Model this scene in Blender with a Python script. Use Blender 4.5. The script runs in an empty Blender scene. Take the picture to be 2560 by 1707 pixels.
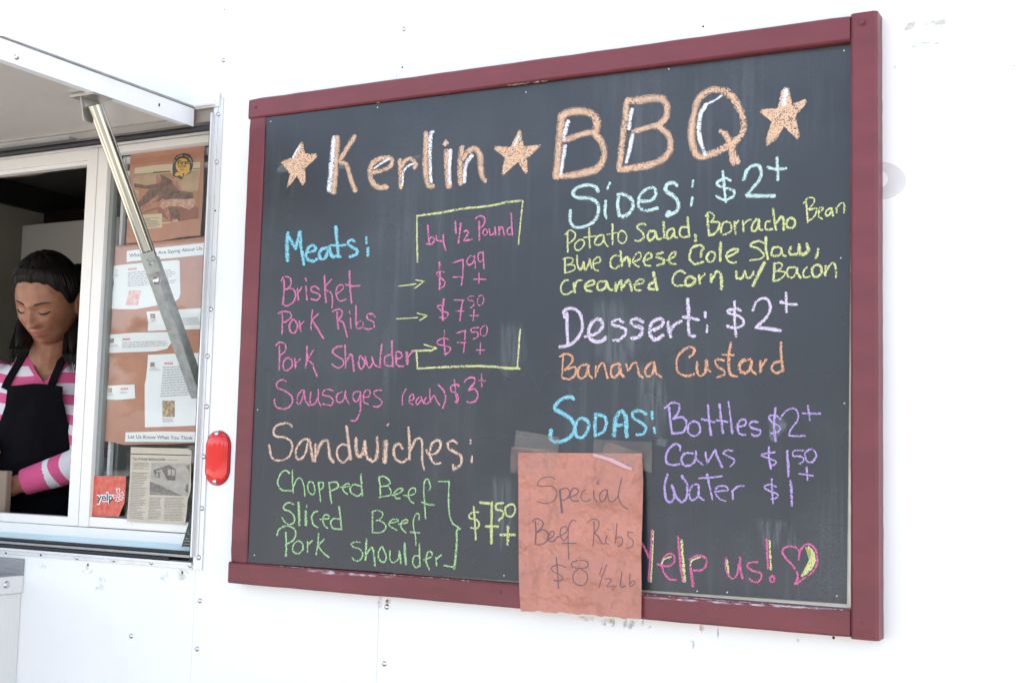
import bpy, bmesh, math, random
import numpy as np
from mathutils import Vector, Matrix
random.seed(7); rng = np.random.default_rng(7)
S = bpy.context.scene
COL = S.collection

# ------------------------------------------------------------------ camera
CAM = Vector((0.0, 0.0, 1.6))
FPX, PW, PH = 3156.6, 2560.0, 1707.0
AX = Vector((0.88466498, -0.02059003, -0.46577240))   # wall direction in the camera's frame (x right, y down, z ahead)
AY = Vector((0.46560502, 0.09061550, 0.88034130))     # into the wall
AZ = Vector((0.02407994, -0.99567307, 0.08975118))    # up
cd = bpy.data.cameras.new('camera'); cam = bpy.data.objects.new('camera', cd); COL.objects.link(cam)
right = Vector((AX.x, AY.x, AZ.x)); down = Vector((AX.y, AY.y, AZ.y)); ahead = Vector((AX.z, AY.z, AZ.z))
M = Matrix.Identity(4)
for i in range(3):
    M[i][0] = right[i]; M[i][1] = -down[i]; M[i][2] = -ahead[i]; M[i][3] = CAM[i]
cam.matrix_world = M
cd.sensor_fit = 'HORIZONTAL'; cd.sensor_width = 36.0; cd.lens = FPX / PW * 36.0
cd.clip_start = 0.05; cd.clip_end = 500
S.camera = cam

# ------------------------------------------------------------------ light
SUN_EL, SUN_AZ = math.radians(52), math.radians(20)     # behind the trailer: its street side is in open shade
w = bpy.data.worlds.new('World'); S.world = w; w.use_nodes = True
nt = w.node_tree; bg = nt.nodes['Background']
sky = nt.nodes.new('ShaderNodeTexSky'); sky.sky_type = 'NISHITA'; sky.sun_disc = False
sky.sun_elevation = SUN_EL; sky.sun_rotation = SUN_AZ
sky.dust_density = 3.0; sky.air_density = 1.0; sky.altitude = 200
hs = nt.nodes.new('ShaderNodeHueSaturation'); hs.inputs['Saturation'].default_value = 0.60
nt.links.new(sky.outputs[0], hs.inputs['Color']); nt.links.new(hs.outputs[0], bg.inputs[0])
bg.inputs[1].default_value = 0.13
sd = bpy.data.lights.new('sun', 'SUN'); sd.energy = 4.0; sd.angle = math.radians(0.5); sd.color = (1.0, 0.95, 0.87)
sun = bpy.data.objects.new('sun', sd); COL.objects.link(sun)
sdir = Vector((math.sin(SUN_AZ) * math.cos(SUN_EL), math.cos(SUN_AZ) * math.cos(SUN_EL), math.sin(SUN_EL)))
sun.rotation_euler = sdir.to_track_quat('Z', 'Y').to_euler(); sun.location = (0, 0, 12)
vs = S.view_settings; vs.view_transform = 'Standard'; vs.look = 'None'; vs.gamma = 1.0; vs.use_curve_mapping = False
vs.exposure = 2.2
S.render.engine = 'CYCLES'; S.cycles.transparent_max_bounces = 24; S.cycles.max_bounces = 8

# ------------------------------------------------------------------ geometry helpers
def ray(px, py):
    c = Vector((px - PW / 2, py - PH / 2, FPX))
    return Vector((AX.dot(c), AY.dot(c), AZ.dot(c)))
def onY(px, py, y):            # the point of the plane Y = y seen there in the photograph
    d = ray(px, py); return CAM + d * (y / d.y)
def onX(px, py, x):
    d = ray(px, py); return CAM + d * (x / d.x)
def onZ(px, py, z):
    d = ray(px, py); return CAM + d * ((z - CAM.z) / d.z)

class MB:
    def __init__(s): s.v = []; s.f = []; s.m = []; s.uv = []; s.sm = []
    def face(s, pts, mi=0, uv=None, smooth=False):
        b = len(s.v); s.v += [tuple(p) for p in pts]; s.f.append(tuple(range(b, b + len(pts))))
        s.m.append(mi); s.uv.append(uv or [(0, 0)] * len(pts)); s.sm.append(smooth)
    def box(s, x0, x1, y0, y1, z0, z1, mi=0):
        x0, x1 = sorted((x0, x1)); y0, y1 = sorted((y0, y1)); z0, z1 = sorted((z0, z1))
        s.hexa([(x0, y0, z0), (x1, y0, z0), (x1, y0, z1), (x0, y0, z1)], [(x0, y1, z0), (x1, y1, z0), (x1, y1, z1), (x0, y1, z1)], mi)
    def hexa(s, a, b, mi=0):   # a front ring seen from the front, b the ring behind it
        bs = len(s.v); s.v += [tuple(p) for p in a] + [tuple(p) for p in b]; n = len(a)
        fs = [tuple(range(n)), tuple(reversed(range(n, 2 * n)))] + [(i, i + n, (i + 1) % n + n, (i + 1) % n) for i in range(n)]
        for f in fs:
            s.f.append(tuple(bs + i for i in f)); s.m.append(mi); s.uv.append([(0, 0)] * len(f)); s.sm.append(False)
    def grid(s, P, mi=0, smooth=True, uv=None, closed=False):
        nr, nc = len(P), len(P[0]); b = len(s.v)
        for r in P: s.v += [tuple(p) for p in r]
        for i in range(nr - 1):
            for j in range(nc if closed else nc - 1):
                k = (j + 1) % nc
                s.f.append((b + i * nc + j, b + i * nc + k, b + (i + 1) * nc + k, b + (i + 1) * nc + j)); s.m.append(mi)
                if uv: s.uv.append([uv(i, j), uv(i, j + 1), uv(i + 1, j + 1), uv(i + 1, j)])
                else: s.uv.append([(0, 0)] * 4)
                s.sm.append(smooth)
    def tube(s, pts, r, n=10, mi=0, cap=True, ref=None, uvs=False):
        pts = [Vector(p) for p in pts]; rs = r if isinstance(r, (list, tuple)) else [r] * len(pts)
        P = []
        up = ref or Vector((0.13, 0.31, 0.94)); 
        for i, p in enumerate(pts):
            t = (pts[min(i + 1, len(pts) - 1)] - pts[max(i - 1, 0)]).normalized()
            a = t.cross(up).normalized(); c = a.cross(t).normalized()
            P.append([p + (a * math.cos(2 * math.pi * k / n) + c * math.sin(2 * math.pi * k / n)) * rs[i] for k in range(n)])
        s.grid(P, mi, n > 6, closed=True, uv=(lambda i, j: (i / len(P), (j if j <= n else 0) / n + 1e-5)) if uvs else None)
        if cap:
            for ring, rev in ((P[0], False), (P[-1], True)):
                s.face(list(reversed(ring)) if rev else ring, mi)
    def bar(s, a, b, w, h, side, mi=0):   # square bar from a to b; side = direction of w
        a, b = Vector(a), Vector(b); t = (b - a).normalized(); u = (Vector(side) - t * t.dot(Vector(side))).normalized(); v = t.cross(u)
        R = lambda p: [p + u * w / 2 * i + v * h / 2 * j for i, j in ((-1, -1), (1, -1), (1, 1), (-1, 1))]
        s.hexa(R(a), R(b), mi)

def wloc(o):
    l = Vector((0, 0, 0))
    while o: l = l + o.location; o = o.parent
    return l
def obj(name, mb, mats, parent=None, bevel=0, smooth_angle=None, loc=None, tag=None):
    me = bpy.data.meshes.new(name)
    if parent is not None: off = wloc(parent)
    else:
        if loc is None:
            a = np.array(mb.v); loc = Vector(((a[:, 0].min() + a[:, 0].max()) / 2, (a[:, 1].min() + a[:, 1].max()) / 2, a[:, 2].min()))
        off = Vector(loc)
    me.from_pydata([(p[0] - off.x, p[1] - off.y, p[2] - off.z) for p in mb.v], [], mb.f)
    if not isinstance(mats, (list, tuple)): mats = [mats]
    for m in mats: me.materials.append(m)
    for p, mi, sm in zip(me.polygons, mb.m, mb.sm): p.material_index = mi; p.use_smooth = sm
    if any(any(t != (0, 0) for t in q) for q in mb.uv):
        ul = me.uv_layers.new(name='UVMap'); k = 0
        for q in mb.uv:
            for t in q: ul.data[k].uv = t; k += 1
    bm = bmesh.new(); bm.from_mesh(me)
    if bevel:
        bmesh.ops.remove_doubles(bm, verts=bm.verts, dist=1e-6)
        es = [e for e in bm.edges if len(e.link_faces) == 2 and e.calc_face_angle(0) > 0.6]
        bmesh.ops.bevel(bm, geom=es, offset=bevel, segments=2, profile=0.6, affect='EDGES', clamp_overlap=True)
    bmesh.ops.recalc_face_normals(bm, faces=bm.faces) if bevel else None
    bm.to_mesh(me); bm.free()
    o = bpy.data.objects.new(name, me); COL.objects.link(o)
    if parent is not None: o.parent = parent
    else: o.location = off
    if tag:
        for k, v in tag.items(): o[k] = v
    return o
def empty(name, loc, label, cat, group=None):
    o = bpy.data.objects.new(name, None); COL.objects.link(o); o.location = loc; o.empty_display_size = 0.1
    o['label'] = label; o['category'] = cat
    if group: o['group'] = group
    return o
def copy_part(o, parent, loc, scale=None, rot=None):
    c = o.copy(); COL.objects.link(c); c.parent = parent; c.location = Vector(loc) - (wloc(parent) if parent else Vector((0, 0, 0)))
    if scale: c.scale = scale
    if rot: c.rotation_euler = rot
    return c

# ------------------------------------------------------------------ materials
def lin(c):
    return tuple(((x / 255) / 12.92 if x <= 10 else (((x / 255) + 0.055) / 1.055) ** 2.4) for x in c)
def mat(name, col, rough=0.6, metal=0.0, spec=0.5, noise=0.0, nscale=20, col2=None, bump=0.0, bscale=200, coat=0, stretch=None, trans=0, bdist=0.002):
    m = bpy.data.materials.new(name); m.use_nodes = True; n = m.node_tree.nodes; L = m.node_tree.links; b = n['Principled BSDF']
    b.inputs['Base Color'].default_value = (*col, 1); b.inputs['Roughness'].default_value = rough; b.inputs['Metallic'].default_value = metal
    b.inputs['Specular IOR Level'].default_value = spec; b.inputs['Coat Weight'].default_value = coat
    tc = n.new('ShaderNodeTexCoord'); mp = n.new('ShaderNodeMapping'); L.new(tc.outputs['Object'], mp.inputs[0])
    if stretch: mp.inputs['Scale'].default_value = stretch
    if noise or col2:
        t = n.new('ShaderNodeTexNoise'); t.inputs['Scale'].default_value = nscale; t.inputs['Detail'].default_value = 6; t.inputs['Roughness'].default_value = 0.6
        L.new(mp.outputs[0], t.inputs['Vector'])
        r = n.new('ShaderNodeValToRGB'); r.color_ramp.elements[0].position = 0.3; r.color_ramp.elements[1].position = 0.7
        c2 = col2 or tuple(x * (1 - noise) for x in col)
        r.color_ramp.elements[0].color = (*c2, 1); r.color_ramp.elements[1].color = (*col, 1)
        L.new(t.outputs[0], r.inputs[0]); L.new(r.outputs[0], b.inputs['Base Color'])
    if bump:
        t = n.new('ShaderNodeTexNoise'); t.inputs['Scale'].default_value = bscale; t.inputs['Detail'].default_value = 4
        L.new(mp.outputs[0], t.inputs['Vector'])
        bp = n.new('ShaderNodeBump'); bp.inputs['Strength'].default_value = bump; bp.inputs['Distance'].default_value = bdist
        L.new(t.outputs[0], bp.inputs['Height']); L.new(bp.outputs[0], b.inputs['Normal'])
    return m
def chalk_mat(name, col, cover=0.5):     # chalk that clings to the tooth of the board: grains with the board showing between
    m = bpy.data.materials.new(name); m.use_nodes = True; n = m.node_tree.nodes; L = m.node_tree.links
    b = n['Principled BSDF']; b.inputs['Base Color'].default_value = (*col, 1); b.inputs['Roughness'].default_value = 0.95; b.inputs['Specular IOR Level'].default_value = 0.1
    tc = n.new('ShaderNodeTexCoord'); t = n.new('ShaderNodeTexNoise'); t.inputs['Scale'].default_value = 560; t.inputs['Detail'].default_value = 2.5
    L.new(tc.outputs['Object'], t.inputs['Vector'])
    t2 = n.new('ShaderNodeTexNoise'); t2.inputs['Scale'].default_value = 70; t2.inputs['Detail'].default_value = 2
    L.new(tc.outputs['Object'], t2.inputs['Vector'])
    uv = n.new('ShaderNodeUVMap'); sp = n.new('ShaderNodeSeparateXYZ'); L.new(uv.outputs[0], sp.inputs[0])
    # edge: |v*2-1|
    def math_(op, a, bb, c=None):
        k = n.new('ShaderNodeMath'); k.operation = op
        for i, x in enumerate((a, bb, c)):
            if x is None: continue
            if isinstance(x, (int, float)): k.inputs[i].default_value = x
            else: L.new(x, k.inputs[i])
        return k.outputs[0]
    e = math_('ABSOLUTE', math_('MULTIPLY_ADD', sp.outputs[1], 2.0, -1.0), None)
    e = math_('POWER', e, 1.9)
    thr = math_('MULTIPLY_ADD', e, 0.19, 0.50 - cover * 0.098)
    thr = math_('ADD', thr, math_('MULTIPLY_ADD', t2.outputs[0], 0.16, -0.08))
    a = math_('SUBTRACT', t.outputs[0], thr)
    a = math_('MULTIPLY_ADD', a, 16.0, 0.5)
    k = n.new('ShaderNodeClamp'); L.new(a, k.inputs[0]); k.inputs['Min'].default_value = 0.05; k.inputs['Max'].default_value = 0.97
    L.new(k.outputs[0], b.inputs['Alpha'])
    return m
def veil_mat(name, col, amount, scale=30, lo=0.35, hi=0.75, rough=0.7, stretch=None, spec=0.2):   # stains, residue, tape: thin film with its own ragged shape
    m = bpy.data.materials.new(name); m.use_nodes = True; n = m.node_tree.nodes; L = m.node_tree.links
    b = n['Principled BSDF']; b.inputs['Base Color'].default_value = (*col, 1); b.inputs['Roughness'].default_value = rough; b.inputs['Specular IOR Level'].default_value = spec
    tc = n.new('ShaderNodeTexCoord'); mp = n.new('ShaderNodeMapping'); L.new(tc.outputs['Object'], mp.inputs[0])
    if stretch: mp.inputs['Scale'].default_value = stretch
    t = n.new('ShaderNodeTexNoise'); t.inputs['Scale'].default_value = scale; t.inputs['Detail'].default_value = 5; L.new(mp.outputs[0], t.inputs['Vector'])
    r = n.new('ShaderNodeMapRange'); r.inputs['From Min'].default_value = lo; r.inputs['From Max'].default_value = hi; r.inputs['To Max'].default_value = amount
    L.new(t.outputs[0], r.inputs[0])
    uv = n.new('ShaderNodeUVMap'); sp = n.new('ShaderNodeSeparateXYZ'); L.new(uv.outputs[0], sp.inputs[0])
    mu = n.new('ShaderNodeMath'); mu.operation = 'MULTIPLY'; L.new(r.outputs[0], mu.inputs[0]); L.new(sp.outputs[0], mu.inputs[1])
    L.new(mu.outputs[0], b.inputs['Alpha'])
    return m

ALB = 1.0
CH = dict(
 SALMON=chalk_mat('chalk_salmon', (0.707, 0.467, 0.315), 0.75), PEACH=chalk_mat('chalk_peach', (0.725, 0.501, 0.381), 0.7),
 WHITE=chalk_mat('chalk_white', (0.80, 0.81, 0.87), 0.85), MINT=chalk_mat('chalk_mint', (0.525, 0.717, 0.677), 0.95),
 CYAN=chalk_mat('chalk_sky_blue', (0.234, 0.562, 0.674), 0.95), PINK=chalk_mat('chalk_pink', (0.636, 0.196, 0.372), 0.85),
 HOTPINK=chalk_mat('chalk_hot_pink', (0.666, 0.146, 0.322), 0.9), YELLOW=chalk_mat('chalk_yellow', (0.62, 0.644, 0.284), 0.85),
 GREEN=chalk_mat('chalk_green', (0.374, 0.606, 0.294), 0.85), LAVENDER=chalk_mat('chalk_lavender', (0.67, 0.582, 0.726), 0.95),
 ORANGE=chalk_mat('chalk_orange', (0.71, 0.366, 0.222), 0.85), PURPLE=chalk_mat('chalk_purple', (0.457, 0.337, 0.641), 0.9))
CH['PENCIL'] = mat('pencil_graphite', (0.13, 0.08, 0.09), 0.6)

WHITE = mat('white_painted_panel', (0.84, 0.845, 0.84), 0.38, noise=0.05, nscale=3, bump=0.05, bscale=8)
ALU = mat('aluminium_trim', (0.78, 0.78, 0.78), 0.42, metal=0.55, noise=0.15, nscale=30, stretch=(1, 1, 0.15))
ALUW = mat('white_aluminium', (0.80, 0.81, 0.83), 0.45, noise=0.06, nscale=12)
ALUDULL = mat('dull_aluminium_channel', (0.42, 0.42, 0.41), 0.4, metal=0.7, noise=0.25, nscale=40, stretch=(0.2, 1, 1))
RUBBER = mat('black_rubber', (0.018, 0.016, 0.022), 0.55, noise=0.4, nscale=50)
CREAM = mat('cream_window_frame', (0.82, 0.80, 0.77), 0.45, noise=0.04, nscale=8)
STEEL = mat('rivet_steel', (0.62, 0.62, 0.62), 0.22, metal=1.0, noise=0.2, nscale=300)
CHROME = mat('chrome_tube', (0.62, 0.60, 0.55), 0.10, metal=1.0, noise=0.25, nscale=60, stretch=(1, 1, 0.2))
def reflection_band_tube():     # chromed tube: light and dark reflection bands painted lengthwise into its colour
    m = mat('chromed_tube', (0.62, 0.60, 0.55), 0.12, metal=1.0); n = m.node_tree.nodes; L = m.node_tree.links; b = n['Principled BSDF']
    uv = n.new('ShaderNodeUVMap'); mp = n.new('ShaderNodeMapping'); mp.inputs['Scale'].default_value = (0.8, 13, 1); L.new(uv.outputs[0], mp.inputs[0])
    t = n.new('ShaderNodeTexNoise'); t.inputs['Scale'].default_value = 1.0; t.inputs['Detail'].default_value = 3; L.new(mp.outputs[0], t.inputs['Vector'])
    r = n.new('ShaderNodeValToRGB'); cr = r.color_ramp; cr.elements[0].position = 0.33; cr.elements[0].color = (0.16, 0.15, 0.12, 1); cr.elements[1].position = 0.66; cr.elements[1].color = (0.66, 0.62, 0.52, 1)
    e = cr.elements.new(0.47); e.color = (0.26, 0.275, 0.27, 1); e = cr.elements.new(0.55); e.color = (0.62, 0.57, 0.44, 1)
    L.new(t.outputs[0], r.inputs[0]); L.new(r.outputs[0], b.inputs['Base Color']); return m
GALV = mat('galvanised_channel', (0.40, 0.42, 0.40), 0.42, metal=0.55, noise=0.35, nscale=60)
BRUSHED = mat('brushed_steel', (0.74, 0.73, 0.71), 0.42, metal=0.3, noise=0.08, nscale=60, stretch=(6, 6, 0.4))
BRUSHEDD = mat('darker_brushed_steel', (0.36, 0.355, 0.36), 0.4, metal=0.5, noise=0.2, nscale=60, stretch=(0.4, 1, 4))
MAROON = mat('maroon_paint', (0.175, 0.034, 0.043), 0.40, spec=0.42, noise=0.3, nscale=18, bump=0.8, bscale=30, stretch=(0.35, 1, 1))
SLATE = None
PLY = mat('bare_wood_edge', (0.62, 0.52, 0.38), 0.8, noise=0.3, nscale=40)
KRAFT = mat('brown_butcher_paper', (0.50, 0.235, 0.155), 0.75, noise=0.14, nscale=18, bump=0.5, bscale=14, bdist=0.01)
SALMONP = mat('pink_butcher_paper', (0.53, 0.225, 0.165), 0.7, noise=0.22, nscale=12, bump=1.0, bscale=9, bdist=0.07)
PAPER = mat('white_printer_paper', (0.80, 0.80, 0.80), 0.7)
NEWS = mat('newsprint', (0.55, 0.49, 0.39), 0.8, noise=0.08, nscale=30)
INK = mat('grey_print_ink', (0.13, 0.13, 0.14), 0.8); INKB = mat('black_print_ink', (0.05, 0.05, 0.05), 0.8); INKL = mat('pale_print_ink', (0.36, 0.36, 0.38), 0.8)
def glass_mat(name, tint, refl=0.12):
    m = bpy.data.materials.new(name); m.use_nodes = True; n = m.node_tree.nodes; L = m.node_tree.links; n.clear()
    o = n.new('ShaderNodeOutputMaterial'); mx = n.new('ShaderNodeMixShader'); t = n.new('ShaderNodeBsdfTransparent'); g = n.new('ShaderNodeBsdfGlossy')
    t.inputs[0].default_value = (*tint, 1); g.inputs['Roughness'].default_value = 0.03; g.inputs[0].default_value = (0.9, 0.95, 1, 1)
    fr = n.new('ShaderNodeLayerWeight'); fr.inputs[0].default_value = 0.5
    pw = n.new('ShaderNodeMath'); pw.operation = 'POWER'; pw.inputs[1].default_value = 3.5; L.new(fr.outputs['Facing'], pw.inputs[0])
    mm = n.new('ShaderNodeMath'); mm.operation = 'MULTIPLY_ADD'; mm.inputs[1].default_value = 0.8; mm.inputs[2].default_value = refl
    L.new(pw.outputs[0], mm.inputs[0]); L.new(mm.outputs[0], mx.inputs[0]); L.new(t.outputs[0], mx.inputs[1]); L.new(g.outputs[0], mx.inputs[2]); L.new(mx.outputs[0], o.inputs[0])
    return m
GLASS = glass_mat('window_glass', (0.93, 0.95, 0.94), 0.06)

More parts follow.
